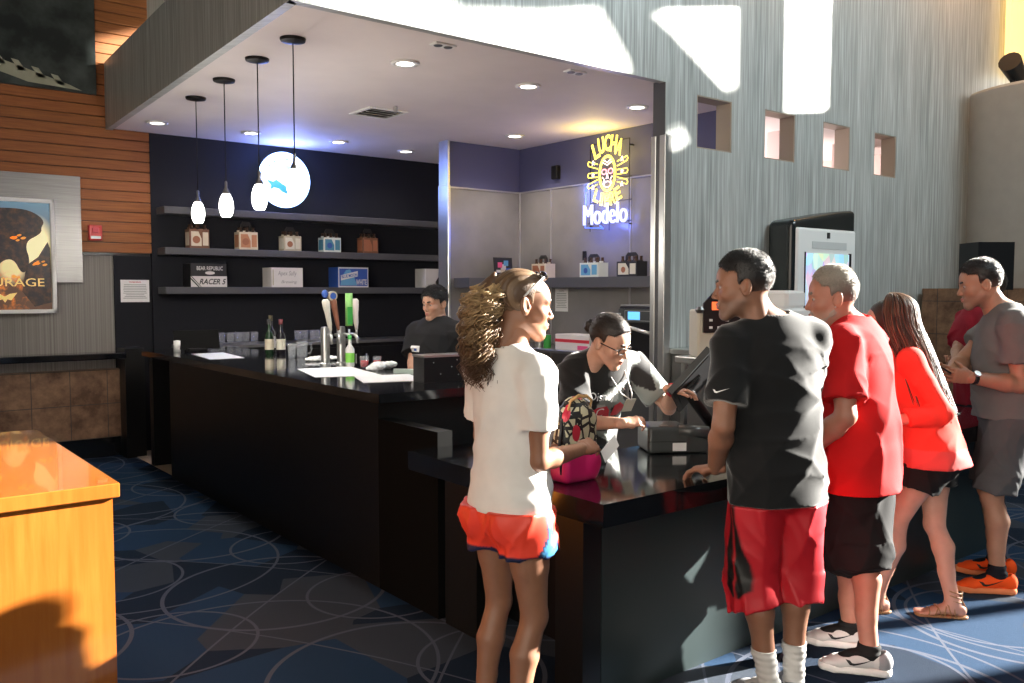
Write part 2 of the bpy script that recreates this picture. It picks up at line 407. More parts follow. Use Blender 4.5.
mat('plaster', (.78, .72, .70), .7, vary=.03, vscale=3); mat('black_wall', (.021, .022, .027), .85, spec=.1, bump=.1, bscale=300); mat('navy_wall', (.085, .09, .19), .6)
mat('black_gloss', (.008, .009, .011), .09, spec=.6, coat=.5); mat('black_paint', (.006, .006, .0065), .42, vary=.2, vscale=40, spec=.3); mat('teal_gloss', (.024, .036, .038), .38)
mat('post_black', (.006, .006, .006), .35); mat('shelf_gray', (.075, .077, .085), .45); mat('steel', (.55, .56, .55), .28, .85); mat('steel_dark', (.25, .25, .25), .35, .8)
mat('panel_gray', (.25, .24, .235), .25, .15, vary=.12, vscale=3, coat=.4); mat('seam', (.45, .44, .46), .3, .5)
mat('beige_wall', (.62, .50, .46), .7); mat('niche_side', (.36, .30, .235), .6); mat('tan_tile', (.42, .33, .24), .6); mat('dark_ceiling', (.10, .10, .10), .9)
mat('white_paint', (.8, .8, .78), .5); mat('white_paper', (.80, .80, .80), .6); mat('void_black', (.004, .004, .004), .8, spec=.05); mat('black_plastic', (.009, .009, .010), .4, spec=.3); mat('dark_plastic', (.06, .066, .068), .3)
mat('white_plastic', (.78, .79, .78), .35); mat('ink', (.02, .02, .02), .7); mat('gray_ink', (.25, .25, .25), .7); mat('red_plastic', (.55, .02, .02), .35)
mat('glass', (.85, .9, .95), .05, alpha=.10); mat('bronze_frame', (.10, .10, .10), .4, .6)
mat('lamp_white', (1, 1, 1), .3, emit=(1, .97, .90), es=9); mat('lamp_disc', (1, 1, 1), .3, emit=(1, .93, .82), es=10); mat('black_metal', (.01, .01, .01), .4, .5)

# ------------------------------------------------------------------ the shell
def sbox(name, lo, hi, m, bev=0.):
    return struct(MB().box(lo, hi, bev=bev).build(name, m))
sbox('floor', (-6, -9, -.1), (14, 12, 0), 'carpet')
sbox('floor_bar', (2.36, YW + .3, 0), (XP, YB, .006), 'tan_tile')
sbox('ceiling', (-6, -4, 8.6), (14, 12, 8.8), 'dark_ceiling')
# left part of the back wall: slat wood above, grey wallcovering, tiled dado, ledge
sbox('wall_back', (-6, YB, 0), (14, YB + .2, 8.6), 'gray_wallcover')
w = MB()
z = 1.99; i = 0
while z < 8.4:
    w.box((-6, YB - .055, z), (2.62, YB - .001, z + .093), bev=.004); z += .1
w.build('trim_1', 'slat_wood')['kind'] = 'structure'
sbox('trim_2', (-6, YB - .03, 1.96), (2.60, YB - .0005, 8.4), 'post_black')
sbox('wall_bar_back', (2.26, YB - .028, 0), (2.61, YB - .001, 1.96), 'black_wall')
sbox('wall_bar', (2.61, YB - .06, 0), (XP + .1, YB - .001, CZ + .02), 'black_wall')
t = MB(); t.box((-6, YB - .10, .19), (2.27, YB - .001, .86)); t.build('trim_3', 'copper_tile')['kind'] = 'structure'
sbox('baseboard_back', (-6, YB - .07, 0), (2.30, YB - .001, .19), 'black_gloss')
sbox('trim_4', (2.27, YB - .30, 0), (2.45, YB - .001, 1.06), 'post_black')
# interior of the bar: panelled partition and right side wall
sbox('wall_partition', (5.17, 7.65, 0), (XP + .12, 7.78, CZ), 'navy_wall')
sbox('wall_side', (XP, YW + .15, 0), (XP + .12, 7.65, CZ), 'navy_wall')
p = MB(); p.box((5.19, 7.625, .0), (XP - .005, 7.649, 2.70)); struct(p.build('trim_5', 'panel_gray'))
p = MB(); p.box((XP - .025, YW + .26, .0), (XP - .0005, 7.625, 2.70)); struct(p.build('trim_6', 'panel_gray'))
p = MB(); p.box((XP - .034, 7.60, 0), (XP - .006, 7.622, 2.70)); p.box((5.19, 7.612, 2.69), (XP - .03, 7.63, 2.705)); p.box((XP - .036, YW + .3, 2.69), (XP - .02, 7.6, 2.705))
for yy in (7.08, 5.92): p.box((XP - .033, yy - .009, 0), (XP - .02, yy + .009, 2.70))
struct(p.build('trim_7', 'seam'))
p = MB(); p.box((5.155, 7.60, 0), (5.19, 7.79, 2.72), bev=.006); p.box((5.162, 7.61, 2.72), (5.185, 7.78, CZ)); struct(p.build('trim_8', 'steel'))
# soffit: bar ceiling slab and its metal-clad left face
w = MB(); w.prism([(2.06, YW + .03), (2.24, YB - .062), (XP + 5, YB - .062), (XP + 5, YW + .155), (5.0, YW + .155), (4.98, YW + .03)], 2, CZ, CZ + .04); struct(w.build('ceiling_bar', 'plaster'))
def strip_wall():
    w = MB()
    # left face of the soffit
    w.prism([(2.02, YW), (2.21, YB - .06), (2.27, YB - .06), (2.08, YW + .04)], 2, CZ - .012, 3.80)
    w.prism([(2.08, YW + .045), (2.27, YB - .065), (4.98, YB - .065), (4.98, YW + .045)], 2, 3.72, 3.795)
    # front plane above the bar opening
    w.box((2.02, YW, CZ - .012), (4.99, YW + .06, 8.6))
    # wall with four niches
    T = .15; x = 4.99; z0, z1 = 2.72, 3.125; ns = [(5.345, 5.775), (6.205, 6.64), (7.065, 7.505), (7.93, 8.335)]
    w.box((4.99, YW, 0), (5.18, YW + .12, z1)); w.box((5.18, YW, 0), (11.6, YW + T, z0)); w.box((4.99, YW, z1), (11.6, YW + .12, 8.6)); w.box((5.18, YW + .12, z1), (11.6, YW + T, 8.6)); x = 5.18
    for a, b in ns: w.box((x, YW, z0), (a, YW + T, z1)); x = b
    w.box((x, YW, z0), (11.6, YW + T, z1))
    return w, ns, z0, z1, T
w, NS, NZ0, NZ1, NT_ = strip_wall(); struct(w.build('wall_front', 'striped_laminate'))
for a, b in NS:
    q = MB(); q.box((b - .012, YW + .004, NZ0), (b - .0005, YW + NT_, NZ1)); q.box((a + .0005, YW + .004, NZ0), (a + .012, YW + NT_, NZ1)); q.box((a + .012, YW + .004, NZ0 + .0005), (b - .012, YW + NT_, NZ0 + .01)); q.box((a + .012, YW + .004, NZ1 - .01), (b - .012, YW + NT_, NZ1 - .0005))
    struct(q.build('trim_9', 'niche_side'))
# steel end guard on the wall at the bar opening
q = MB(); q.box((4.972, YW - .012, 0), (4.989, YW + .045, 2.78), bev=.004); q.box((4.972, YW - .014, 0), (5.05, YW - .001, 2.78), bev=.004); q.box((4.975, YW + .085, 0), (4.989, YW + .132, 2.78), bev=.004); struct(q.build('trim_10', 'steel'))
q = MB(); q.box((4.984, YW + .004, 0), (4.9895, YW + .12, CZ)); struct(q.build('trim_11', 'shelf_gray'))
# room behind the niches
sbox('wall_room', (XP + .12, 7.2, 0), (12, 7.3, CZ), 'beige_wall'); point('room_light', (7.0, 5.9, 2.6), 80, (1, .84, .80), .3); point('room_light', (8.8, 5.9, 2.6), 55, (1, .86, .82), .3)
sbox('wall_room_right', (9.6, YW + .16, 0), (9.7, 7.2, CZ), 'beige_wall')
q = MB()
for xx in (7.4, 8.55): q.box((xx, 5.1, 0), (xx + .5, 5.3, CZ - .001))
struct(q.build('wall_room_pier', 'beige_wall'))
sbox('floor_room', (XP + .13, YW + .26, 0), (9.6, 7.2, .01), 'tan_tile')
# unseen wall added at the far right; its holes are cut to shape the sun patches
XF = 12.6
def holed_wall(x0, x1, outer, holes):
    from mathutils.geometry import tessellate_polygon
    loops = [outer] + holes; flat = sum(loops, []); tris = tessellate_polygon([[Vector((p[0], p[1], 0)) for p in L] for L in loops]); n = len(flat)
    vs_ = [(x0, p[0], p[1]) for p in flat] + [(x1, p[0], p[1]) for p in flat]; fs_ = [tuple(t) for t in tris] + [tuple(i + n for i in reversed(t)) for t in tris]; o = 0
    for L in loops:
        m = len(L); fs_ += [(o + i, o + (i + 1) % m, n + o + (i + 1) % m, n + o + i) for i in range(m)]; o += m
    return MB().add(vs_, fs_)
def rc(y0, y1, z0, z1): return [(y0, z0), (y1, z0), (y1, z1), (y0, z1)]
def SF(x, y, z):
    """where the sun ray to a point of the hall crosses the added sun mask wall"""
    t = XF - x; return (y + math.tan(R_(SUN_ANG)) * t, z + math.tan(R_(SUN_EL)) / math.cos(R_(SUN_ANG)) * t)
def SW(*pts): return [SF(x, YW, z) for x, z in pts]
SUN_HOLES = [[(-2.2, 4.3), (-1.67, 4.3), (-1.67, 2.6), (-1.12, 2.6), (-1.12, 4.12), (-.12, 4.12), (-.12, 6.12), (-2.2, 6.12)], rc(-1.0, -.92, 2.6, 3.85),
    SW((2.08, 3.12), (4.55, 3.12), (4.506, 3.24), (4.212, 3.56), (3.72, 3.44), (3.0, 3.32), (2.9, 3.62), (2.08, 3.62)),
    SW((4.80, 3.66), (5.05, 3.55), (5.77, 3.16), (5.76, 3.86)), SW((5.0, 2.96), (5.0, 2.67), (5.20, 2.72)), SW((6.46, 3.14), (7.09, 3.22), (7.09, 5.4), (6.46, 5.4))]
struct(holed_wall(XF, XF + .08, rc(-9, 5.2, 0, 8.6), SUN_HOLES).build('wall_sun_mask', 'gray_wallcover'))
for k, L in enumerate(SUN_HOLES):
    f = MB(); c = (sum(p[0] for p in L) / len(L), sum(p[1] for p in L) / len(L))
    for i in range(len(L)):
        a, b = L[i], L[(i + 1) % len(L)]; f.tube([(XF + .04, a[0], a[1]), (XF + .04, b[0], b[1])], .012, 4)
    struct(f.build('sun_hole_frame_%d' % (k + 1), 'bronze_frame'))
sbox('wall_left', (-6.2, -9, 0), (-6, 12, 8.6), 'gray_wallcover')
# ------------------------------------------------------------------ lights of the bar
can0 = None
for k, (x, y) in enumerate([(2.51, 8.5), (3.40, 8.47), (4.32, 8.41), (3.20, 5.236), (4.29, 5.234), (5.55, 6.98), (5.5, 5.25), (5.2, 8.5)]):
    lab = ['recessed ceiling light nearest the slatted wood wall, far row', 'recessed ceiling light above the blue round sign, far row', 'recessed ceiling light right of the round sign, far row', 'recessed ceiling light in the near row, beside the tallest-hung pendant', 'recessed ceiling light in the near row, middle of the ceiling', 'recessed ceiling light over the inner corner of grey panels', 'recessed ceiling light right above the neon skull sign', 'small recessed light at the far right end of the back wall'][k]
    r = empty('ceiling_light', (x, y, CZ), lab, 'ceiling light', 'recessed lights in the bar ceiling')
    a = MB(); a.lathe((0, 0, -.012), [(.062, .003), (.062, 0), (.098, 0), (.098, .012), (.062, .0119)], 24, closed=False); a.build('trim_ring', 'white_paint', r, True)
    a = MB(); a.lathe((0, 0, -.008), [(.001, 0), (.062, 0), (.062, .006)], 20, closed=False); a.build('lens', 'lamp_disc', r)
    point('downlight', (x, y, CZ - .05), 15 if k < 3 or k == 7 else 36, (1, .88, .82), .06, 140)
for k, (x, y) in enumerate([(3.16, 4.708), (4.282, 4.696)]):
    r = empty('spot_fixture', (x, y, CZ), ['small dark square ceiling fixture near the left front ceiling edge', 'small dark square ceiling fixture near the right front ceiling edge'][k], 'ceiling fixture')
    MB().box((-.08, -.04, -.012), (.08, .04, 0), bev=.004).build('plate', 'white_paint', r)
    a = MB()
    for s in (-.038, .038): a.lathe((s, 0, -.016), [(.001, 0), (.026, 0), (.03, .005)], 14, closed=False)
    a.build('lens', 'shelf_gray', r)
r = empty('air_vent', (3.9, 6.83, CZ), 'square white air vent in the middle of the bar ceiling', 'vent')
a = MB()
for lo, hi in (((-.19, -.19), (.19, -.16)), ((-.19, .16), (.19, .19)), ((-.19, -.16), (-.16, .16)), ((.16, -.16), (.19, .16))): a.box((lo[0], lo[1], -.012), (hi[0], hi[1], 0))
a.build('frame', 'white_paint', r)
a = MB(); a.box((-.16, -.16, -.002), (.16, .16, -.001)); a.build('throat', 'black_metal', r)
for k in range(4):
    s = -.12 + .08 * k; a = MB(); a.obox((0, s, -.012), (.15, 0, 0), (0, .022, .008), (0, 0, .0015)); a.build('slat', 'white_paint', r)
r = MB().box((3.87, 6.5, CZ - .05), (3.9, 6.53, CZ - .001), bev=.005).build('sprinkler', 'steel'); tag(r, 'tiny sprinkler head hanging just in front of the ceiling vent', 'sprinkler')
# pendants
PEND = [(2.44, 7.22, 2.17), (2.40, 6.48, 2.17), (2.365, 5.765, 2.17), (2.355, 5.175, 2.21)]
PL = ['pendant lamp with white glass shade, farthest of the row, nearest the wood wall', 'second pendant lamp of the row counted from the wood wall, white glass shade', 'third pendant lamp of the row, its white shade just left of the round blue sign', 'nearest pendant lamp, its white shade overlapping the glowing round sign']
for k, (x, y, z) in enumerate(PEND):
    r = empty('pendant_lamp', (x, y, CZ), PL[k], 'pendant lamp', 'pendant lamps over the bar')
    MB().lathe((0, 0, -.03), [(.02, 0), (.075, .012), (.08, .022), (.08, .03)], 24).build('canopy', 'black_metal', r, 'auto')
    zb = z - CZ
    MB().tube([(0, 0, -.02), (0, 0, zb + .26)], .004, 6).build('cord', 'black_metal', r, True)
    MB().lathe((0, 0, zb + .165), [(.02, -.01), (.027, 0), (.024, .02), (.010, .05), (.010, .09), (.006, .10)], 16).build('socket', 'steel_dark', r, 'auto')
    MB().lathe((0, 0, zb), [(.032, 0), (.046, .027), (.053, .065), (.051, .105), (.041, .142), (.028, .168)], 24, closed=False).build('shade', 'lamp_white', r, True)
    point('pendant_glow', (x, y, z - .06), 17, (1, .93, .84), .05)
# ------------------------------------------------------------------ signs
# round back-lit sign on the back wall
mat('sign_face', (.9, .95, 1), .4, emit=(.66, .84, .96), es=.95); mat('sign_rim', (.7, .85, 1), .4, emit=(.35, .55, 1), es=6); mat('sign_blue', (.05, .25, .75), .4, emit=(.03, .2, .75), es=1.0); mat('sign_gray', (.3, .42, .5), .4, emit=(.2, .32, .42), es=.8); mat('sign_ink', (.1, .14, .22), .4, emit=(.10, .15, .25), es=.5)
sx, sz, sr = 3.985, 2.815, .285
r = empty('round_sign', (sx, YB - .06, sz), 'round glowing white and blue sign on the black back wall', 'sign')
def disc(mb, c, R, y0, y1, n=48):
    mb.prism([(c[0] + R * math.cos(2 * math.pi * i / n), c[1] + R * math.sin(2 * math.pi * i / n)) for i in range(n)], 1, y0, y1)
a = MB(); disc(a, (0, 0), sr - .02, -.10, -.02); a.build('housing', 'black_metal', r)
a = MB(); n = 64; vs_ = []; a.tube([(sr * math.cos(2 * math.pi * i / n), -.085, sr * math.sin(2 * math.pi * i / n)) for i in range(n + 1)], .014, 8, cap=False); a.build('glow_tube', 'sign_rim', r, True)
a = MB(); disc(a, (0, 0), sr - .015, -.108, -.101); a.build('face', 'sign_face', r)
a = MB()   # blue fish shape, a grey bird shape, lettering marks
fish = [(-.21, -.01), (-.14, -.03), (-.10, -.005), (-.03, -.05), (.03, -.08), (.07, -.11), (.02, -.15), (-.04, -.13), (-.07, -.10), (-.13, -.09), (-.17, -.12), (-.16, -.07)]
a.prism(fish, 1, -.112, -.1085); a.build('blue_emblem', 'sign_blue', r)
a = MB(); a.prism([(-.10, .11), (-.05, .15), (.02, .16), (.09, .14), (.10, .18), (.13, .15), (.10, .10), (.03, .10), (-.05, .08), (-.09, .05)], 1, -.112, -.1085); a.build('gray_emblem', 'sign_gray', r)
a = MB()
word = 'BLUE POINT'
random.seed(3)
for i in range(13):
    th = R_(150 - i * 9.5); c = ((sr - .065) * math.cos(th), -.1095, (sr - .065) * math.sin(th)); w_ = .012 + .012 * random.random()
    a.obox(c, (w_ * math.sin(th), 0, -w_ * math.cos(th)), (.004 * math.cos(th), 0, .004 * math.sin(th)), (0, .001, 0))
    if i % 2: a.obox((c[0] * .96, -.1095, c[2] * .96), (.003 * math.sin(th), 0, -.003 * math.cos(th)), (.018 * math.cos(th), 0, .018 * math.sin(th)), (0, .001, 0))
a.build('lettering', 'sign_ink', r)
point('sign_glow', (sx - .05, YB - .35, sz + .12), 26, (.18, .28, 1), .15); point('sign_glow', (sx - .3, 8.2, sz + .1), 2, (.25, .35, 1), .2)
# neon
mat('neon_yellow', (1, .9, .2), .4, emit=(1, .80, .12), es=1.7); mat('neon_blue', (.3, .35, 1), .4, emit=(.70, .72, 1), es=1.3); mat('neon_pink', (1, .4, .5), .4, emit=(1, .28, .40), es=1.6); mat('neon_white', (1, .9, .9), .4, emit=(1, .8, .85), es=1.5); mat('neon_blue_soft', (.2, .3, 1), .4, emit=(.06, .14, 1), es=2.2)
NY, NZ = 6.18, 2.71; NX = XP - .085
r = empty('neon_sign', (NX, NY, NZ), 'yellow and blue neon skull sign reading Modelo on the side wall', 'neon sign')
# local plane: right = -Y (towards the camera side), up = Z
def npt(u, v, o=0.): return (-o, -u, v)
def ntube(name, curves, m, rad=.006):
    for c in curves: MB().tube([npt(*p) for p in c], rad, 6).build(name, m, r, True)
def circ(cx, cy, rx, ry, a0=0, a1=360, n=28): return [(cx + rx * math.cos(R_(a0 + (a1 - a0) * i / n)), cy + ry * math.sin(R_(a0 + (a1 - a0) * i / n))) for i in range(n + 1)]
def arc_word(word, cx, cy, rad, a0, a1, size, m, name, flip=False, tall=1.):
    a = MB(); n = len(word)
    for i, ch in enumerate(word):
        th = R_(a0 + (a1 - a0) * i / (n - 1)); px, py = cx + rad * math.cos(th), cy + rad * math.sin(th)
        tilt = (math.pi / 2 - th) if not flip else (-math.pi / 2 - th); tilt *= .55
        vs_, fs_ = text_data(ch, 1.0, tube=.03)
        xs = [v.x for v in vs_]; ys = [v.y for v in vs_]; W = max(max(xs) - min(xs), .3); Hh = max(ys) - min(ys); mx = (max(xs) + min(xs)) / 2; my = (max(ys) + min(ys)) / 2
        out = []
        for v in vs_:
            u = (v.x - mx) * size / W; q = (v.y - my) * size * tall / Hh; c_, s_ = math.cos(-tilt), math.sin(-tilt); out.append(npt(px + u * c_ - q * s_, py + u * s_ + q * c_, v.z * .15))
        a.add(out, fs_)
    a.build(name, m, r, True)
arc_word('LUCHA', 0, .08, .265, 128, 52, .085, 'neon_yellow', 'lucha_lettering', tall=1.9)
arc_word('LIBRE', 0, .03, .235, -128, -52, .082, 'neon_yellow', 'libre_lettering', flip=True, tall=1.6)
a = MB(); text_on(a, 'Modelo', .60, .20, (-.03, 0, -.34), (0, -1, 0), (0, 0, 1), depth=.012, bold=-.006); a.build('modelo_lettering', 'neon_blue', r, True)
ntube('mask_outline', [circ(0, .05, .115, .175), circ(0, .05, .10, .16)], 'neon_yellow')
ntube('mask_face', [circ(-.045, .07, .032, .024), circ(.045, .07, .032, .024)], 'neon_pink', .007)
ntube('mask_line', [circ(0, -.055, .045, .028), [(-.06, .16), (0, .13), (.06, .16)], [(-.05, .185), (0, .155), (.05, .185)], [(0, .05), (-.014, .0), (.014, .0), (0, .05)], [(-.07, .02), (-.04, -.01), (-.06, -.05)], [(.07, .02), (.04, -.01), (.06, -.05)]], 'neon_white', .005)
cv = []
for s in (-1, 1):
    for j, (y0, tl) in enumerate(((.13, .25), (.05, .02), (-.02, -.22))):
        c0 = (s * .135, y0); c1 = (s * .265, y0 + tl * .12 * 3 * .3 + tl * .05)
        cv.append([(c0[0], c0[1] + .022), (c1[0], c1[1] + .022), (c1[0] + s * .012, c1[1]), (c1[0], c1[1] - .022), (c0[0], c0[1] - .022)])
ntube('side_ray', cv, 'neon_yellow', .0055)
cv = []
for s in (-1, 1):
    for y0 in (.17, .05, -.07): cv.append([(s * .20 + .026 * math.cos(R_(90 + 72 * 2 * i)) , y0 + .026 * math.sin(R_(90 + 72 * 2 * i))) for i in range(6)])
ntube('star', cv, 'neon_white', .004)
ntube('blue_backing_tube', [[(-.30, -.12), (-.31, -.46), (-.05, -.48), (-.1, -.45)], [(-.31, -.1), (-.27, -.02)]], 'neon_blue_soft', .006)
a = MB()
for p0, p1 in (((-.27, -.5), (-.27, .36)), ((.27, -.5), (.27, .36)), ((-.27, .36), (.27, .36)), ((-.27, -.22), (.3, -.22)), ((-.27, .0), (.3, .0)), ((.0, -.5), (.0, .42)), ((-.3, -.42), (.3, -.42))): a.tube([npt(*p0, -.03), npt(*p1, -.03)], .004, 5)
for p0 in ((-.27, .3), (.27, .3), (-.27, -.45), (.27, -.45)): a.tube([npt(*p0, -.03), npt(*p0, -.08)], .006, 5)
a.build('frame', 'black_metal', r)
point('neon_glow', (NX - .15, NY, NZ - .38), 9, (.12, .18, 1), .1); point('neon_glow', (NX - .2, NY, NZ + .25), 9, (1, .72, .15), .1)
# ------------------------------------------------------------------ bar, counters, shelves
BT = 1.07; CT = .865
r = empty('bar_counter', (2.33, 5.6, 0), 'long black bar counter running back toward the wood wall', 'bar counter')
def Pn(mb, name, m, par, sm=False): 
    ob = mb.build(name, m, None, sm); ob.parent = par; ob.matrix_parent_inverse = Matrix.Translation(-Vector(par.location)); ob.location = (0, 0, 0)
    ob.matrix_parent_inverse = Matrix.Identity(4); me = ob.data; me.transform(Matrix.Translation(-Vector(par.location))); return ob
a = MB(); a.box((2.334, 4.12, 0), (2.44, 7.72, 1.02)); a.box((2.44, 4.12, .0), (3.9, 4.22, 1.02)); Pn(a, 'body', 'black_paint', r); a = MB(); a.box((2.334, 3.54, 0), (2.42, 4.12, .93)); Pn(a, 'side_panel', 'void_black', r)
a = MB(); a.prism([(2.30, 4.05), (3.95, 4.05), (3.95, 4.72), (3.16, 4.72), (3.16, 8.42), (2.30, 8.42)], 2, 1.02, BT); Pn(a, 'worktop', 'black_gloss', r)
a = MB(); a.box((2.86, 4.8, .06), (2.90, 8.3, 1.0)); Pn(a, 'inner_panel', 'steel_dark', r)
a = MB(); a.box((2.36, 8.3, 0), (3.1, 8.4, 1.02)); Pn(a, 'end_panel', 'black_paint', r)
r = empty('service_counter', (3.9, 2.5, 0), 'lower glossy black service counter where the customers queue', 'counter')
a = MB(); a.prism([(2.14, 2.19), (5.8, 2.19), (5.8, 2.93), (2.95, 2.93), (2.95, 3.50), (2.14, 3.50)], 2, CT - .085, CT); Pn(a, 'worktop', 'black_gloss', r)
a = MB(); a.box((2.34, 2.40, .0), (5.75, 2.48, CT - .085)); Pn(a, 'front_panel', 'teal_gloss', r)
a = MB(); a.box((2.335, 3.22, 0), (2.45, 3.48, CT - .085)); Pn(a, 'leg', 'post_black', r)
a = MB(); a.box((2.24, 2.40, 0), (2.335, 2.56, CT - .085)); Pn(a, 'leg', 'post_black', r)
a = MB(); a.box((2.62, 2.5, 0), (2.68, 3.48, CT - .085)); Pn(a, 'side_panel', 'black_paint', r)
a = MB(); a.box((2.68, 2.86, .1), (5.75, 2.9, CT - .085)); Pn(a, 'rear_panel', 'steel_dark', r)
# ledge at the far left
r = MB().box((-6, YB - .36, .97), (2.27, YB - .101, 1.03), bev=.008).build('wall_ledge', 'black_gloss'); tag(r, 'glossy black drink ledge along the tiled wall at far left', 'ledge')
# dark case behind the bar's far end
# shelves on the back wall
SHL = ['topmost long dark grey wall shelf behind the bar, empty', 'middle long grey wall shelf holding the bottle carriers', 'lowest long grey wall shelf holding the beer cases']
for k, z in enumerate((2.41, 2.01, 1.62)):
    s = MB().box((2.66, 8.85, z - .035), (5.95, YB - .061, z + .035), bev=.004).build('wall_shelf', 'shelf_gray'); tag(s, SHL[k], 'shelf', 'long shelves on the black back wall')
s = MB(); s.prism([(XP - .33, YW + .5), (XP - .035, YW + .5), (XP - .035, 7.6), (5.22, 7.6), (5.22, 7.32), (XP - .33, 7.32)], 2, 1.65, 1.75); s = s.build('corner_shelf', 'shelf_gray'); tag(s, 'dark shelf running round the grey panelled corner under the neon sign', 'shelf')
# back counter under the shelves with glasses
r = empty('back_cabinet', (4.2, 8.9, 0), 'low black cabinet with steel top under the long shelves', 'cabinet')
a = MB(); a.box((2.80, 8.66, .08), (5.95, YB - .061, 1.04)); Pn(a, 'body', 'black_plastic', r)
a = MB(); a.box((2.78, 8.62, 1.04), (5.97, YB - .061, 1.07), bev=.004); Pn(a, 'steel_top', 'steel_dark', r)
for k in range(5):
    x0 = 2.84 + k * .62; a = MB(); a.box((x0, 8.645, .12), (x0 + .59, 8.66, 1.0), bev=.003); d = Pn(a, 'door', 'black_plastic', r)
    a = MB(); hx = x0 + (.54 if k % 2 == 0 else .05); a.tube([(hx, 8.63, .74), (hx, 8.63, .92)], .007, 6); h = a.build('handle', 'steel', None, True); h.data.transform(Matrix.Translation(-Vector(r.location))); h.parent = d
# ------------------------------------------------------------------ stock on the shelves
def carton(mb, w, d, h, mi_faces):
    pass
CARR = [((3.02, 8.98, 2.046), (.20, .26), ['c_brown', 'c_cream'], 'brown and cream bottle carrier, leftmost on the middle shelf'),
        ((3.53, 8.98, 2.046), (.20, .25), ['c_cream', 'c_orange'], 'cream and orange bottle carrier, second from left on the middle shelf'),
        ((4.02, 8.98, 2.046), (.20, .22), ['c_tan', 'c_ivory'], 'low tan bottle carrier in the middle of the middle shelf'),
        ((4.49, 8.98, 2.046), (.21, .22), ['c_pale', 'c_teal'], 'pale bottle carrier with blue print, second from right on middle shelf'),
        ((4.97, 8.98, 2.046), (.20, .24), ['c_brown', 'c_rust'], 'brown and rust bottle carrier, rightmost on the middle shelf')]
for n, c in dict(c_brown=(.16, .07, .035), c_cream=(.62, .55, .42), c_orange=(.45, .20, .10), c_tan=(.42, .38, .27), c_ivory=(.6, .58, .48), c_pale=(.62, .66, .60), c_teal=(.06, .22, .32), c_rust=(.32, .12, .06), c_black=(.015, .015, .016), c_white=(.66, .64, .62), c_blue=(.03, .09, .36), c_sky=(.12, .34, .55), c_red=(.55, .03, .05), c_pink=(.75, .10, .25), c_glassbrown=(.05, .02, .008), c_gold=(.6, .42, .1), c_olive=(.07, .06, .02), c_wine=(.09, .01, .015), c_green=(.04, .30, .05), c_lime=(.22, .62, .08)).items(): mat(n, c, .5)
def carrier(loc, w, h, cols, label, rz=0., group='bottle carriers on the shelves'):
    r = empty('bottle_carrier', loc, label, 'bottle carrier', group, rz); d = .14; h *= 1.18
    hb = h * .62
    a = MB(); a.box((-w / 2, -d / 2, 0), (w / 2, d / 2, hb), bev=.002); a.box((-w / 2 + .002, -.004, hb), (w / 2 - .002, .004, hb * 1.1)); a.build('carton', cols[0], r)
    a = MB(); e = d / 2 + .0015
    a.prism([(-w * .42, hb * .12), (w * .1, hb * .12), (w * .1, hb * .5), (-w * .05, hb * .88), (-w * .42, hb * .88)], 1, -e, -e + .003)
    a.box((w * .16, -e, hb * .15), (w * .44, -e + .003, hb * .85)); a.box((-w / 2 - .0015, -d * .38, hb * .15), (-w / 2, d * .38, hb * .85)); a.build('label_panel', cols[1], r)
    a = MB(); disc(a, (-w * .16, hb * .45), hb * .2, -e - .001, -e + .001, 16); a.build('emblem', 'c_rust' if cols[0] != 'c_pale' else 'c_blue', r)
    a = MB(); a.prism([(-w * .3, hb), (-w * .3, h * .86), (-w * .18, h), (w * .18, h), (w * .3, h * .86), (w * .3, hb), (w * .17, hb), (w * .17, h * .84), (-w * .17, h * .84), (-w * .17, hb)], 1, -.004, .004); a.build('handle', 'c_black', r)
    for i in range(6):
        x = (-.33 + .33 * (i % 3)) * w; y = (-1 if i < 3 else 1) * d * .24
        MB().lathe((x, y, hb - .01), [(.022, 0), (.022, .008), (.013, .03), (.0125, .05), (.0145, .052), (.0145, .06)], 10).build('bottle_neck', 'c_glassbrown', r, True)
    return r
for loc, (w_, h_), cols, lab in CARR: carrier(loc, w_, h_, cols, lab)
carrier((5.93, 6.98, 1.751), .22, .20, ['c_cream', 'c_rust'], 'rust red bottle carrier on the corner shelf, behind the ponytail woman', R_(-90))
carrier((5.94, 6.23, 1.751), .26, .19, ['c_pale', 'c_sky'], 'pale blue bottle carrier on the corner shelf under the neon', R_(-90))
carrier((5.94, 5.72, 1.751), .26, .19, ['c_black', 'c_ivory'], 'black carrier with ivory labels at right end of corner shelf', R_(-90))
# framed colourful tablet on partition side
r = empty('display_card', (5.74, 7.42, 1.751), 'small colourful framed card on the left of the corner shelf', 'card')
a = MB(); a.obox((0, 0, .11), (.12, 0, 0), (0, .008, 0), (0, .01, .11)); a.build('frame', 'c_black', r)
for i, (u, v, c) in enumerate(((-.05, .14, 'c_pink'), (.03, .16, 'c_sky'), (-.01, .08, 'c_cream'), (.06, .08, 'c_blue'), (-.07, .06, 'c_white'), (.0, .12, 'c_white'))):
    MB().box((u - .03, -.0125, v - .028), (u + .028, -.0085, v + .028)).build('picture_patch', c, r)
def case(loc, w, d, h, body, label, deco):
    h *= 1.12; w *= .94
    r = empty('beer_case', loc, label, 'beer case', 'beer cases on the lowest shelf')
    MB().box((-w / 2, -d / 2, 0), (w / 2, d / 2, h), bev=.003).build('carton', body, r); deco(r, w, d, h); return r
def lay(r, name, m, y, polys):
    for p in polys: MB().prism(p, 1, y, y + .0015).build(name, m, r)
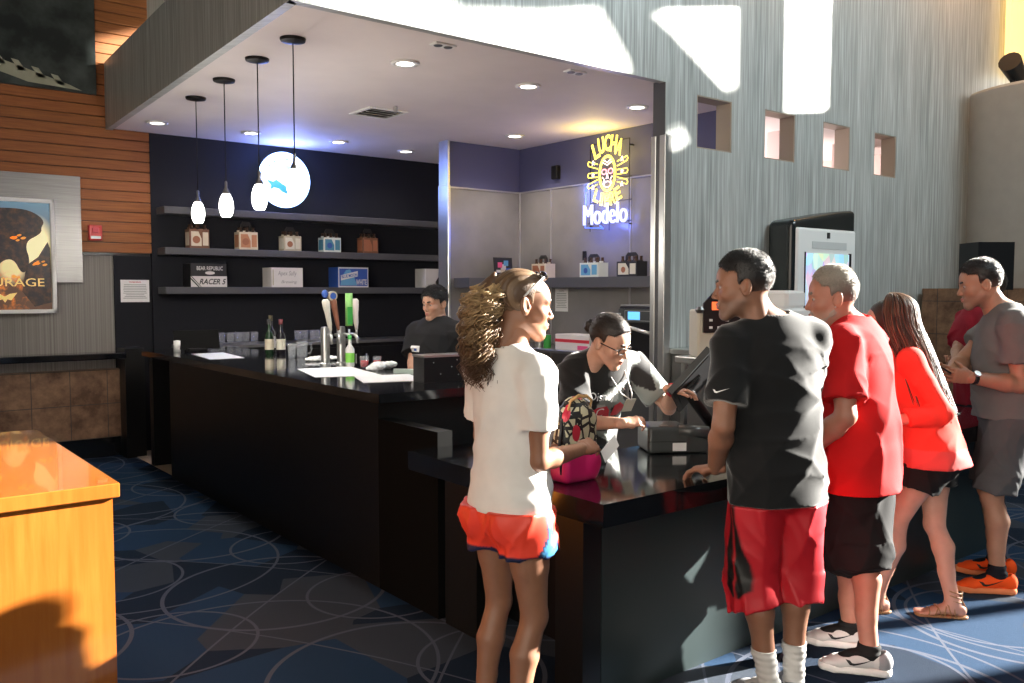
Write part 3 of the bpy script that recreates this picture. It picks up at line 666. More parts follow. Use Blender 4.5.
def deco1(r, w, d, h):
    y = -d / 2 - .0015
    lay(r, 'white_band', 'c_white', y, [[(-w / 2, 0), (w / 2, 0), (w / 2, h * .46), (-w / 2, h * .46)]])
    lay(r, 'black_stripe', 'c_black', y - .001, [[(-w * .5, h * .40), (-w * .5, h * .32), (-w * .30, 0), (-w * .26, 0)], [(-w * .5, h * .46), (-w * .47, h * .46), (-w * .21, 0), (-w * .23, 0)]])
    a = MB(); text_on(a, 'BEAR REPUBLIC', w * .72, h * .17, (.01, y - .0005, h * .80), (1, 0, 0), (0, 0, 1), bold=.01); a.build('brand_lettering', 'c_white', r)
    a = MB(); disc(a, (.0, h * .58), .001, y, y); a = MB(); a.prism([(.01 + .05 * math.cos(k * .5236), h * .60 + .017 * math.sin(k * .5236)) for k in range(12)], 1, y - .001, y); a.build('oval_badge', 'c_white', r)
    a = MB(); text_on(a, 'RACER 5', w * .74, h * .24, (w * .10, y - .0015, h * .23), (1, 0, 0), (0, 0, 1), bold=.02, shear=.3); a.build('name_lettering', 'c_black', r)
case((3.09, 8.98, 1.656), .39, .24, .21, 'c_black', 'black and white beer case lettered RACER 5', deco1)
def deco2(r, w, d, h):
    y = -d / 2 - .0015; a = MB(); text_on(a, 'Apex Sally', w * .6, h * .30, (0, y, h * .68), (1, 0, 0), (0, 0, 1), shear=.2); text_on(a, 'Brewing', w * .5, h * .2, (.02, y, h * .25), (1, 0, 0), (0, 0, 1), shear=.3); a.build('script_lettering', 'gray_ink', r)
    lay(r, 'side_stripe', 'c_tan', y, [[(-w * .46, .02), (-w * .43, .02), (-w * .43, h * .9), (-w * .46, h * .9)]])
case((3.93, 8.98, 1.656), .38, .24, .185, 'c_white', 'plain white beer case with thin script, middle of lowest shelf', deco2)
def deco3(r, w, d, h):
    y = -d / 2 - .0015
    lay(r, 'white_border', 'c_white', y, [[(-w / 2, 0), (w / 2, 0), (w / 2, h), (-w / 2, h)]]); lay(r, 'blue_field', 'c_blue', y - .001, [[(-w * .47, h * .07), (w * .47, h * .07), (w * .47, h * .93), (-w * .47, h * .93)]])
    lay(r, 'sky_swirl', 'c_sky', y - .002, [[(-w * .44, h * .1), (w * .12, h * .1), (w * .02, h * .5), (-w * .12, h * .9), (-w * .25, h * .85), (-w * .4, h * .5)]])
    lay(r, 'name_band', 'c_white', y - .003, [[(-w * .42, h * .34), (w * .14, h * .55), (w * .14, h * .82), (-w * .42, h * .60)]])
    a = MB(); text_on(a, 'BLUE MOON', w * .52, h * .16, (-w * .14, y - .0035, h * .58), (1, 0, .13), (-.13, 0, 1), bold=.015); a.build('brand_lettering', 'c_blue', r)
    a = MB(); text_on(a, 'WHITE', w * .36, h * .28, (w * .26, y - .0025, h * .26), (1, 0, 0), (0, 0, 1), bold=.02); a.build('name_lettering', 'c_white', r)
case((4.72, 8.98, 1.656), .40, .24, .20, 'c_blue', 'blue and white beer case lettered BLUE MOON', deco3)
def deco4(r, w, d, h):
    y = -d / 2 - .0015; lay(r, 'black_swoop', 'c_black', y, [[(-w * .15, h * .3), (w * .1, h * .85), (w * .5, h * .95), (w * .5, h * .8), (w * .15, h * .6), (0, h * .1), (-w * .12, h * .1)]])
case((5.88, 8.98, 1.656), .42, .24, .20, 'c_white', 'partly hidden white beer case with black swoop at shelf end', deco4)
# ------------------------------------------------------------------ on the back cabinet: glasses
gprof = [(.030, 0), (.036, .01), (.042, .12), (.0395, .12), (.034, .015), (.001, .012)]
g0 = None
for k in range(12):
    x = (3.02 + .085 * k) if k < 7 else (4.02 + .085 * (k - 7))
    if g0 is None:
        g0 = empty('pint_glass', (x, 8.8, 1.071), 'empty upturned pint glass in the row under the shelves', 'glass', 'row of pint glasses on the back cabinet'); MB().lathe((0, 0, 0), gprof, 14, closed=False).build('bowl', 'glass', g0, True)
    else: copy_thing(g0, (x, 8.8 + .01 * (k % 3), 1.071))
# ------------------------------------------------------------------ things on the bar worktop
zt = BT + .0005
def sheet(name, pts, label, cat, m='white_paper', z=zt, group=None):
    a = MB(); a.prism(pts, 2, z, z + .002); o = a.build(name, m); tag(o, label, cat, group); return o
mat('placemat', (.75, .78, .82), .45)
sheet('menu_sheet', [(2.42, 5.78), (2.62, 5.80), (3.00, 5.70), (2.98, 5.02), (2.62, 4.98), (2.40, 5.1)][:0] or [(2.44, 5.10), (2.84, 4.95), (2.98, 5.66), (2.60, 5.72)], 'large white sheet on the bar below the beer taps', 'paper', 'white_paper')
sheet('menu_sheet', [(2.52, 4.62), (2.88, 4.50), (3.02, 4.92), (2.66, 5.0)], 'white sheet on the bar nearest its front corner', 'paper', 'white_paper')
sheet('menu_sheet', [(2.42, 6.95), (2.70, 6.95), (2.78, 7.65), (2.50, 7.65)], 'greyish sheet lying near the far end of the bar', 'paper', 'placemat')
mat('green_board', (.55, .66, .60), .4)
a = MB(); a.prism([(2.98, 5.05), (3.15, 4.60), (3.60, 4.60), (3.85, 4.68), (3.3, 4.71)], 2, zt, zt + .03); o = a.build('cutting_board', 'green_board'); tag(o, 'pale green cutting board beside the black menu holder on the bar', 'board')
r = empty('menu_holder', (2.93, 4.42, zt), 'square black box holder on the bar next to ponytail woman', 'holder')
a = MB(); a.obox((0.02, .02, .075), (.15, -.01, 0), (.006, .07, 0), (0, .0, .075)); a.build('box', 'black_plastic', r)
a = MB(); a.obox((0.02, .02, .156), (.155, -.01, 0), (.006, .075, 0), (0, 0, .006)); a.build('lid', 'steel', r)
a = MB()
for u, v in ((-.08, .12), (.09, .13), (-.03, .05), (.05, .09), (.1, .04)): a.ell((u, -.058 - .0, v), (.004, .004, .004), 6)
a.build('rivet', 'steel', r)
mat('matte_black', (.008, .008, .008), .8, spec=.1)
r = empty('till_screen', (2.66, 7.98, zt), 'black screen back standing at the far end of the bar', 'screen')
a = MB(); a.obox((0, 0, .105), (.19, -.04, 0), (.004, .015, 0), (0, .02, .085)); a.build('screen', 'matte_black', r)
MB().box((-.09, -.05, 0), (.09, .07, .03), bev=.008).build('base', 'black_plastic', r)
a = MB(); a.lathe((-.17, .02, 0), [(.03, 0), (.03, .10), (.001, .105)], 12); a.build('side_puck', 'white_plastic', r, True)
# beer tower with taps
r = empty('beer_tower', (2.93, 5.88, zt), 'stainless twin column beer tower with four tap handles', 'beer tower')
for s in (-1, 1):
    MB().lathe((.03 + s * .065, 0, 0), [(.040, 0), (.040, .012), (.032, .02), (.032, .265), (.028, .282), (.001, .285)], 24).build('column', 'steel', r, 'auto')
tapm = [('tap_cream', (.66, .64, .56), -.035, -10), ('tap_brown', (.22, .085, .05), .03, -11), ('tap_green', (.22, .50, .13), .115, 0), ('tap_white', (.74, .66, .64), .175, -3)]
for k, (n_, c, x, tl) in enumerate(tapm):
    mat(n_, c, .35); a = MB()
    a.tube([(x * .8, -.045, .225), (x * .9, -.09, .225), (x, -.10, .20), (x, -.105, .16)], [.012, .014, .013, .009], 10); a.tube([(x, -.09, .22), (x, -.09, .265)], .008, 8); f = a.build('faucet', 'steel', r, True)
    a = MB(); dx = math.sin(R_(tl)); dz = math.cos(R_(tl)); p0 = Vector((x, -.09, .26))
    def hp(t, q=0): return (p0.x + dx * t, p0.y, p0.z + dz * t)
    if k == 2: a.obox(hp(.15), (.024 * dz, 0, -.024 * dx), (0, .012, 0), (dx * .12, 0, dz * .12))
    else: a.tube([hp(0), hp(.02), hp(.05), hp(.12), hp(.17), hp(.215), hp(.23)], [.010, .012, .018, .020, .026, .028, .016] if k != 1 else [.009, .012, .015, .019, .022, .025, .018], 12)
    hd = a.build('tap_handle', n_, r, True)
    if k == 1:
        a = MB(); a.prism([(hp(.255)[0] + .035 * math.cos(q * math.pi / 8), hp(.255)[2] + .035 * math.sin(q * math.pi / 8)) for q in range(16)], 1, -.105, -.075); g = a.build('round_badge', 'c_tan', None); g.parent = hd
        a = MB(); a.prism([(hp(.255)[0] + .024 * math.cos(q * math.pi / 8), hp(.255)[2] + .024 * math.sin(q * math.pi / 8)) for q in range(16)], 1, -.108, -.104); g = a.build('badge_center', 'c_blue', None); g.parent = hd
    if k == 2:
        a = MB(); a.box((x - .02, -.104, .30), (x + .02, -.1025, .43)); g = a.build('green_label', 'c_green', None); g.parent = hd
    if k == 0:
        a = MB(); a.ell((hp(.26)[0] + .005, -.09, hp(.27)[2]), (.026, .02, .03), 12); g = a.build('blue_knob', 'c_blue', None, True); g.parent = hd
def bottle(name, x, y, R, h, body, lab, label, cat, z=zt, neck=.3, capm=None, group=None):
    r = empty(name, (x, y, z), label, cat, group)
    MB().lathe((0, 0, 0), [(R * .9, 0), (R, .01), (R, h * (1 - neck - .14)), (R * .38, h * (1 - neck)), (R * .36, h * .96), (R * .42, h * .965), (R * .42, h)], 16).build('body', body, r, 'auto')
    if lab: MB().lathe((0, 0, h * .14), [(R * 1.015, 0), (R * 1.015, h * .3)], 16, closed=False).build('label', lab, r, True)
    if capm: MB().lathe((0, 0, h * .86), [(R * .46, 0), (R * .46, h * .145), (.001, h * .147)], 12, closed=False).build('capsule', capm, r, True)
    return r
mat('wine_green', (.01, .03, .012), .08); mat('wine_dark', (.012, .010, .014), .08)
bottle('wine_bottle', 3.02, 7.20, .038, .30, 'wine_green', 'c_cream', 'green wine bottle with cream label, front left of three', 'bottle', capm='c_black', group='wine bottles on the bar')
bottle('wine_bottle', 3.09, 7.33, .038, .33, 'wine_dark', 'c_white', 'tallest dark wine bottle of the three on the bar', 'bottle', capm='c_olive', group='wine bottles on the bar')
bottle('wine_bottle', 3.10, 7.14, .038, .30, 'wine_dark', 'c_ivory', 'dark wine bottle with ivory label and dark red capsule, right of three', 'bottle', capm='c_wine', group='wine bottles on the bar')
mat('clear_plastic', (.75, .85, .80), .2, trans=.5)
bottle('squeeze_bottle', 2.98, 5.66, .032, .23, 'c_white', 'c_lime', 'white and green squeeze bottle standing before the beer tower', 'bottle', capm='c_green')
def tumbler(name, x, y, R, h, label, fill=None, z=zt):
    r = empty(name, (x, y, z), label, 'glass')
    MB().lathe((0, 0, 0), [(R * .8, 0), (R, h), (R * .94, h), (R * .76, .008), (.001, .008)], 18, closed=False).build('glass_wall', 'glass', r, True)
    if fill: MB().lathe((0, 0, .009), [(R * .72, 0), (R * .80, h * .55), (.001, h * .55)], 16).build('drink', fill, r, True)
    return r
mat('red_drink', (.6, .02, .02), .1, trans=.3)
tumbler('water_glass', 2.965, 6.62, .036, .12, 'clear empty tumbler between wine bottles and beer mug'); tumbler('short_glass', 3.01, 5.50, .035, .085, 'short glass with red drink left of the other, by the taps', 'red_drink'); tumbler('short_glass', 3.10, 5.48, .032, .08, 'short glass with a little red drink, right beside the towel', 'red_drink')
r = empty('beer_mug', (3.09, 6.70, zt), 'clear glass beer mug with handle on the bar', 'mug')
MB().lathe((0, 0, 0), [(.045, 0), (.048, .13), (.043, .13), (.041, .01), (.001, .01)], 18, closed=False).build('mug_body', 'glass', r, True)
MB().tube([(.045, 0, .11), (.075, 0, .11), (.085, 0, .09), (.083, 0, .05), (.07, 0, .03), (.045, 0, .03)], .007, 8).build('handle', 'glass', r, True)
def lump(name, c, rr, seed, m, label, cat):
    s = SDF(np.array(c) - np.array(rr) * 1.3, np.array(c) + np.array(rr) * 1.3, .005); rs = np.random.RandomState(seed)
    for i in range(7): s.op(el(np.array(c) + (rs.rand(3) - .5) * np.array(rr) * [1.2, 1.2, .5], np.array(rr) * (.35 + .25 * rs.rand()), None), .01)
    s.cut((0, 0, c[2] - rr[2] * .5), (0, 0, -1)); s.disp(lambda X, Y, Z: .003 * np.sin(160 * X + 60 * Z) * np.sin(130 * Y - 90 * Z)); V, Q = s.mesh(); o = mesh_obj(name, V, Q, m, org=(c[0], c[1], c[2] - rr[2] * .5)); return tag(o, label, cat)
mat('cloth_white', (.75, .74, .72), .9, bump=.3, bscale=120)
lump('bar_towel', (3.04, 5.30, zt + .024), (.11, .07, .045), 4, 'cloth_white', 'crumpled white napkin on the bar in front of the bartender', 'napkin')
lump('bar_towel', (3.06, 6.30, zt + .017), (.13, .08, .03), 9, 'cloth_white', 'flat folded white towel on the bar left of the beer tower', 'towel')
# ------------------------------------------------------------------ left wall objects
# poster case
def chaikin(p, n=2):
    for _ in range(n):
        q = []
        for i in range(len(p)):
            a, b = p[i], p[(i + 1) % len(p)]; q += [(a[0] * .75 + b[0] * .25, a[1] * .75 + b[1] * .25), (a[0] * .25 + b[0] * .75, a[1] * .25 + b[1] * .75)]
        p = q
    return p
r = empty('poster_case', (1.25, YB - .03, 1.41), 'lit movie poster case at left with word ending URAGE', 'poster')
mat('post_sky', (.35, .5, .55), .4, emit=(.5, .62, .55), es=.25)
a = MB(); fx0, fx1, z0, z1 = -.35, .48, 0, 1.05; 
for lo, hi in (((fx0, z0), (fx1, z0 + .035)), ((fx0, z1 - .035), (fx1, z1)), ((fx0, z0), (fx0 + .035, z1)), ((fx1 - .035, z0), (fx1, z1))): a.box((lo[0], -.10, lo[1]), (hi[0], -.031, hi[1]), bev=.004)
a.build('frame', 'white_paint', r)
def m_poster():
    t = NT('poster_art', .3); x, y, z = t.xyz(t.tc)   # abstract fiery picture
    def blob(cx, cz, rx, rz):
        u = t.math('DIVIDE', t.math('SUBTRACT', x, cx), rx); v = t.math('DIVIDE', t.math('SUBTRACT', z, cz), rz); return t.ramp(t.math('SQRT', t.math('ADD', t.math('MULTIPLY', u, u), t.math('MULTIPLY', v, v))), 1., .5)
    n = t.noise(t.tc, 14, 5, .65)
    col = t.mix(t.ramp(z, .5, 1.0), (.10, .05, .03), (.12, .22, .30)); col = t.mix(blob(.33, .62, .17, .3), col, (.80, .72, .38)); col = t.mix(blob(.12, .42, .14, .16), col, (.75, .62, .30))
    col = t.mix(t.math('MULTIPLY', blob(.1, .2, .4, .2), t.ramp(n, .48, .62)), col, (.55, .16, .03))
    t.set(t.b.inputs['Base Color'], col); t.set(t.b.inputs['Emission Color'], col); t.b.inputs['Emission Strength'].default_value = .55
m_poster()
a = MB(); a.box((fx0 + .035, -.06, z0 + .035), (fx1 - .035, -.05, z1 - .035)); a.build('artwork', 'poster_art', r)
t_ = NT('poster_dark', .4); n_ = t_.noise(t_.tc, 16, 5, .65); c_ = t_.mix(t_.ramp(n_, .45, .72), (.016, .011, .012), (.11, .045, .02)); t_.set(t_.b.inputs['Base Color'], c_); t_.set(t_.b.inputs['Emission Color'], c_); t_.b.inputs['Emission Strength'].default_value = .3; mat('poster_fire', (.8, .3, .03), .4, emit=(.9, .35, .05), es=.5); mat('poster_skin', (.28, .15, .09), .4); mat('poster_gold', (.85, .6, .2), .4, emit=(.9, .6, .2), es=.4)
a = MB()   # dark bowed figure shape with long hair and raised forearm
a.prism(chaikin([(-.31, .93), (-.05, .95), (.12, .96), (.26, .95), (.36, .90), (.40, .84), (.37, .79), (.375, .75), (.33, .71), (.26, .67), (.24, .60), (.27, .50), (.25, .40), (.20, .36), (.14, .50), (.04, .48), (-.03, .35), (-.12, .18), (-.31, .10)]), 1, -.062, -.0602); a.prism([(.20, .20), (.24, .44), (.34, .52), (.42, .66), (.44, .60), (.44, .10), (.3, .06)], 1, -.062, -.0602); a.build('figure', 'poster_dark', r)
a = MB(); a.prism(chaikin([(.27, .88), (.34, .86), (.385, .81), (.36, .785), (.365, .755), (.33, .72), (.27, .72), (.25, .80)]), 1, -.0635, -.0622); a.build('figure_face', 'poster_dark', r)
random.seed(21); fls = []
for cx_, cz_, n_fl, sp in ((.16, .685, 9, .075), (.33, .45, 6, .06), (-.05, .55, 5, .06), (.12, .33, 5, .09)):
    for _q in range(n_fl):
        fx, fz, fl_ = cx_ + random.gauss(0, sp * .5), cz_ + random.gauss(0, sp * .25), .012 + .02 * random.random(); fls.append([(fx - fl_, fz), (fx, fz - fl_ * .4), (fx + fl_, fz + fl_ * .3), (fx + fl_ * .2, fz + fl_ * .7)])
for fl in fls: MB().prism(chaikin(fl), 1, -.0635, -.0622).build('flame', 'poster_fire', r)
a = MB(); text_on(a, 'COURAGE', .62, .075, (.075, -.064, .285), (1, 0, 0), (0, 0, 1), bold=.005); a.build('title_lettering', 'poster_gold', r)
a = MB(); a.prism([(-.04, .19), (.02, .18), (.06, .155), (.10, .18), (.16, .19), (.11, .12), (.08, .13), (.06, .10), (.04, .13), (.01, .12)], 1, -.0635, -.0622); a.build('winged_emblem', 'poster_gold', r)
# brushed panel behind the poster
o = MB().box((-.6, YB - .030, 1.69), (1.975, YB - .001, 2.70), bev=.006).build('wall_panel', 'brushed_panel'); o.location.y -= .028; tag(o, 'large brushed grey panel around and above the poster case', 'panel')
r = empty('fire_alarm', (2.085, YB - .056, 2.17), 'small red fire alarm on the slatted wood wall', 'alarm')
MB().box((-.06, -.05, -.07), (.06, 0, .075), bev=.008).build('housing', 'red_plastic', r); MB().box((-.045, -.054, -.055), (.045, -.05, -.03)).build('white_strip', 'white_plastic', r); MB().box((-.03, -.058, .0), (.03, -.05, .05), bev=.004).build('strobe', 'c_red', r)
def notice(name, loc, w, h, right, label):
    r = empty(name, loc, label, 'notice'); right = Vector(right); up = Vector((0, 0, 1)); n = right.cross(up)
    a = MB(); a.obox(n * .002, right * w / 2, up * h / 2, n * .0015); a.build('sheet', 'white_paper', r)
    a = MB(); text_on(a, 'WARNING', w * .42, h * .06, n * .0042 + up * h * .40, right, up, bold=.02); a.build('heading', 'c_red' if w > .24 else 'gray_ink', r)
    a = MB(); random.seed(5)
    for k in range(9):
        wv = w * (.32 + .1 * random.random()); a.obox(n * .0038 + up * (h * (.28 - k * .075)), right * wv, up * h * .012, n * .0002)
    a.build('text_line', 'gray_ink', r); return r
notice('wall_notice', (2.45, YB - .0285, 1.615), .27, .22, (1, 0, 0), 'small white warning notice on dark wall left of the shelves')
notice('wall_notice', (XP - .026, 6.91, 1.52), .20, .24, (0, -1, 0), 'small white notice on grey panel below the corner shelf')
# big dark picture top left
r = empty('banner', (1.0, YB - .06, 3.5), 'large dark movie banner high on the wood wall, top left', 'banner')
def m_banner():
    t = NT('banner_art', .35); n = t.noise(t.tc, 3.2, 5, .6); col = t.mix(t.ramp(n, .42, .7), (.012, .016, .016), (.06, .075, .07)); t.set(t.b.inputs['Base Color'], col)
m_banner(); mat('banner_light', (.35, .36, .27), .5)
MB().box((-2.2, -.03, -.02), (1.13, 0, 2.4)).build('canvas', 'banner_art', r)
a = MB(); a.prism([(-1.6, .62), (.55, .02), (1.0, .0), (.9, .04), (-.8, .50)], 1, -.034, -.031); 
for k in range(5): a.prism([(.1 + .16 * k, .30 - .045 * k), (.16 + .16 * k, .29 - .045 * k), (.22 + .16 * k, .19 - .04 * k), (.16 + .16 * k, .19 - .04 * k)], 1, -.034, -.031)
a.build('light_streak', 'banner_light', r)
# small black speaker & switch on navy wall
r = MB().box((XP - .06, 6.96, 2.79), (XP - .001, 7.05, 2.93), bev=.006).build('wall_speaker', 'black_plastic'); tag(r, 'small black box mounted on the navy side wall', 'speaker')
r = MB().box((XP - .04, 6.53, 1.93), (XP - .026, 6.58, 2.02), bev=.003).build('wall_switch', 'black_plastic'); tag(r, 'tiny black switch on the grey panel below the neon', 'switch')
# ------------------------------------------------------------------ maple box in the foreground
r = empty('maple_counter', (.1, 3.96, 0), 'glossy orange maple counter block in the left foreground', 'counter')
a = MB(); a.box((-.98, 3.235, .06), (.775, 4.70, .935)); Pn(a, 'body', 'maple_veneer', r)
a = MB(); a.box((-1.0, 3.215, .90), (.795, 4.72, .95), bev=.003); Pn(a, 'top', 'maple_veneer', r)
a = MB(); a.box((-.94, 3.27, 0), (.74, 4.66, .06)); Pn(a, 'plinth', 'post_black', r)
# ------------------------------------------------------------------ things on and behind the service counter
zc = CT + .0005
# two-tone patterned purse with a pink lower part
r = empty('handbag', (2.33, 2.55, zc), 'patterned cream and black handbag with hot pink base on the counter', 'handbag')
def m_purse():
    t = NT('purse_pattern', .45); x, y, z = t.xyz(t.tc); v = t.n('ShaderNodeTexVoronoi'); v.feature = 'DISTANCE_TO_EDGE'; v.inputs['Scale'].default_value = 24; t.set(v.inputs['Vector'], t.tc)
    col = t.mix(t.math('LESS_THAN', v.outputs['Distance'], .10), (.62, .58, .40), (.015, .012, .012)); st = t.math('LESS_THAN', t.math('FRACT', t.math('MULTIPLY', z, 30)), .35)
    col = t.mix(t.math('MULTIPLY', st, t.math('GREATER_THAN', t.noise(t.tc, 9, 1), .52)), col, (.02, .02, .02)); col = t.mix(t.math('GREATER_THAN', t.noise(t.tc, 13, 0), .64), col, (.62, .03, .06)); t.set(t.b.inputs['Base Color'], col)
m_purse(); mat('hot_pink', (.68, .02, .16), .35)
D = SDF((-.14, -.11, -.01), (.14, .11, .30), .006); D.op(bx((0, 0, .11), (.105, .062, .11), .035), 0); D.op(el((0, 0, .20), (.085, .05, .065)), .04); D.disp(lambda X, Y, Z: .003 * np.sin(40 * X + 30 * Z) * np.sin(50 * Z)); D.cut((0, 0, 0.002), (0, 0, -1)); D.cut((0, 0, .10), (0, 0, -1)); V, Q = D.mesh()
def lo_obj(name, V, Q, m, par): o = mesh_obj(name, V, Q, m); o.parent = par; return o
lo_obj('bag_top', V, Q, 'purse_pattern', r)
D = SDF((-.15, -.12, -.01), (.15, .12, .14), .006); D.op(bx((0, 0, .055), (.110, .068, .056), .030), 0); D.op(el((.06, -.058, .055), (.055, .022, .042)), .01); D.cut((0, 0, .001), (0, 0, -1)); V, Q = D.mesh(); lo_obj('bag_base', V, Q, 'hot_pink', r)
a = MB(); a.tube([(-.07, -.03, .22), (-.065, -.045, .255), (-.02, -.05, .268), (.03, -.05, .265), (.065, -.045, .25), (.07, -.03, .22)], .006, 6); a.build('handle', 'leather_tan', r, True) if 'leather_tan' in MATS else (mat('leather_tan', (.62, .36, .14), .5), a.build('handle', 'leather_tan', r, True))
r.scale = (.85, .85, 1.28); MB().tube([(-.105, -.03, .03), (-.12, -.03, .12), (-.10, -.03, .20)], .008, 6).build('gusset_strap', 'c_black', r, True)
# receipt printer, register screen
r = empty('receipt_printer', (3.15, 2.76, zc), 'dark grey receipt printer with white sticker on the glossy counter', 'printer', None, R_(-32))
D = SDF((-.20, -.15, -.01), (.20, .15, .20), .006); D.op(bx((-.045, 0, .062), (.10, .105, .062), .018), 0); D.op(bx((.075, 0, .045), (.07, .10, .045), .012), .01); D.cut((0, 0, .001), (0, 0, -1)); V, Q = D.mesh(); lo_obj('body', V, Q, 'dark_plastic', r)
a = MB(); a.tube([(-.0, -.085, .105), (.145, -.085, .092)], .030, 16); a.build('paper_cover', 'dark_plastic', r, True)
a = MB(); a.box((-.03, -.1085, .012), (.035, -.1065, .05)); a.build('sticker', 'white_paper', r)
a = MB(); a.obox((-.06, -.06, .1255), (.018, 0, 0), (0, .012, 0), (0, 0, .001)); a.build('logo_plate', 'steel', r)
a = MB(); a.box((-.146, -.1065, .055), (.03, -.1045, .058)); a.build('seam_line', 'ink', r)
r = empty('register_screen', (3.36, 2.70, zc), 'black tilted touch screen register seen from behind', 'register')
a = MB(); a.lathe((0.05, .03, 0), [(.10, 0), (.10, .012), (.04, .03), (.03, .12)], 20); a.build('stand', 'black_plastic', r, 'auto')
Rc = np.array([.785, -.62, 0]); Fc = np.array([.62, .785, 0]); Uc = np.array([0, 0, 1.]); ux_ = nrm(Rc * .68 + Uc * .73 + Fc * .1); nf_ = -Rc * .62 + Uc * .60 + Fc * .45; nf_ = nrm(nf_ - ux_ * nf_.dot(ux_)); rx_ = nrm(np.cross(ux_, nf_)); nx_ = -nf_
a = MB(); c_ = np.array([-.115, .02, .325]); a.obox(c_, rx_ * .165, ux_ * .135, nx_ * .014); a.build('screen', 'black_plastic', r)
a = MB(); a.obox(c_ + nx_ * .0165, rx_ * .15, ux_ * .11, nx_ * .002); a.obox(c_ + nx_ * .024 - ux_ * .02, rx_ * .07, ux_ * .05, nx_ * .006); a.build('rear_cover', 'black_plastic', r)
a = MB(); a.obox(c_ - rx_ * .168, rx_ * .004, ux_ * .137, nx_ * .015); a.obox(c_ + rx_ * .168, rx_ * .004, ux_ * .137, nx_ * .015); a.build('bezel_edge', 'dark_plastic', r)
a = MB(); a.tube([(.05, .03, .09), tuple(c_ - ux_ * .05)], .026, 12); a.build('arm', 'black_plastic', r, True)
# work counter along the grey wall: cabinet, carton, notepad, oven
r = empty('prep_counter', (5.8, 6.1, 0), 'dark prep counter along the grey side wall', 'counter')
a = MB(); a.box((5.52, 4.85, .08), (6.12, 7.55, .76)); Pn(a, 'cabinet', 'black_plastic', r)
a = MB(); a.box((5.48, 4.82, .76), (6.12, 7.58, .80), bev=.004); Pn(a, 'counter_top', 'steel_dark', r)
a = MB(); a.box((5.5, 5.86, 1.02), (6.11, 7.3, 1.05), bev=.003); Pn(a, 'raised_shelf', 'steel_dark', r)
for yy in (5.87, 7.26): a = MB(); a.box((5.52, yy, .80), (5.55, yy + .03, 1.02)); a.box((6.06, yy, .80), (6.09, yy + .03, 1.02)); Pn(a, 'shelf_leg', 'steel_dark', r)
for k in range(3): a = MB(); a.box((5.505, 4.9 + k * .9, .14), (5.52, 5.72 + k * .9, .73), bev=.003); Pn(a, 'door', 'dark_plastic', r)
r = empty('cup_carton', (5.70, 6.15, 1.0505), 'white carton with a dark red band beside the steel canister', 'box')
MB().box((-.12, -.24, 0), (.13, .24, .15), bev=.004).build('carton', 'c_white', r); MB().box((-.1215, -.24, .075), (-.12, .24, .105)).build('red_band', 'c_red', r)
MB().box((-.1215, -.22, .01), (-.12, -.08, .05)).build('label', 'c_pink', r)
r = empty('steel_canister', (5.68, 6.74, 1.0505), 'small steel canister with green can on the raised shelf', 'canister'); MB().lathe((0, 0, 0), [(.05, 0), (.05, .14), (.03, .16), (.03, .18)], 18).build('body', 'steel', r, 'auto')
r = empty('green_can', (5.66, 6.60, 1.0505), 'dark green can next to the steel canister', 'can'); MB().lathe((0, 0, 0), [(.036, 0), (.038, .005), (.038, .125), (.034, .13)], 18).build('body', 'c_green', r, 'auto'); MB().lathe((0, 0, .13), [(.033, 0), (.033, .003)], 18).build('lid', 'steel', r)
for k, (y, z) in enumerate(((6.62, .8005),)):
    r = empty('paper_stack', (5.72, 6.42, .8005), 'stack of white paper sheets on the prep counter', 'paper'); MB().obox((0, 0, .03), (.16, .03, 0), (-.03, .2, 0), (0, 0, .03)).build('sheets', 'white_paper', r); MB().obox((.01, -.02, .064), (.15, .0, 0), (0, .18, 0), (0, 0, .004)).build('top_folder', 'c_cream', r)
r = empty('oven', (5.83, 5.30, .8005), 'black countertop oven with blue display behind the cashier', 'oven')
MB().box((-.27, -.21, .01), (.27, .21, .68), bev=.012).build('body', 'black_plastic', r); MB().box((-.285, -.20, .54), (-.27, .20, .66), bev=.003).build('control_panel', 'dark_plastic', r)
mat('display_blue', (.1, .4, .8), .3, emit=(.15, .5, .9), es=1.2); MB().box((-.288, -.06, .565), (-.285, .08, .635)).build('display', 'display_blue', r)
a = MB()
for lo, hi in (((-.2, .555), (.12, .56)), ((-.2, .64), (.12, .645)), ((-.2, .555), (-.195, .645)), ((.115, .555), (.12, .645))): a.box((-.287, lo[0], lo[1]), (-.285, hi[0], hi[1]))
a.build('panel_border', 'steel', r)
MB().tube([(-.28, .20, .47), (-.32, .18, .48), (-.33, 0, .495), (-.32, -.18, .46), (-.28, -.20, .45)], .016, 10).build('handle', 'steel', r, True)
MB().lathe((-.30, .19, .60), [(.028, -.02), (.03, 0), (.028, .02)], 14).build('knob', 'steel', r, 'auto')
MB().box((-.26, -.20, .682), (.26, .20, .695), bev=.003).build('top_tray', 'steel', r)
# cabinet with machines along the striped wall
r = empty('drinks_cabinet', (5.28, 4.2, 0), 'grey steel cabinet against the striped wall behind the cashier', 'cabinet')
a = MB(); a.box((5.06, 4.0, .08), (5.50, YW - .016, 1.14), bev=.004); Pn(a, 'body', 'steel_dark', r)
a = MB(); a.box((5.04, 3.97, 1.14), (5.51, YW - .016, 1.18), bev=.004); Pn(a, 'top', 'steel', r)
for k in range(1): a = MB(); a.box((5.09 + .62 * k, 3.985, .14), (5.47 + .62 * k, 4.0, 1.1), bev=.003); Pn(a, 'door', 'steel_dark', r)
r = empty('rolling_cart', (4.75, 3.55, 0), 'steel cart carrying the brewer and the white dispenser', 'cart')
a = MB(); a.box((4.28, 3.32, 1.16), (5.40, 3.74, 1.20), bev=.006); Pn(a, 'top', 'steel', r)
a = MB(); a.box((4.30, 3.34, .30), (5.38, 3.72, .33)); Pn(a, 'shelf', 'steel_dark', r)
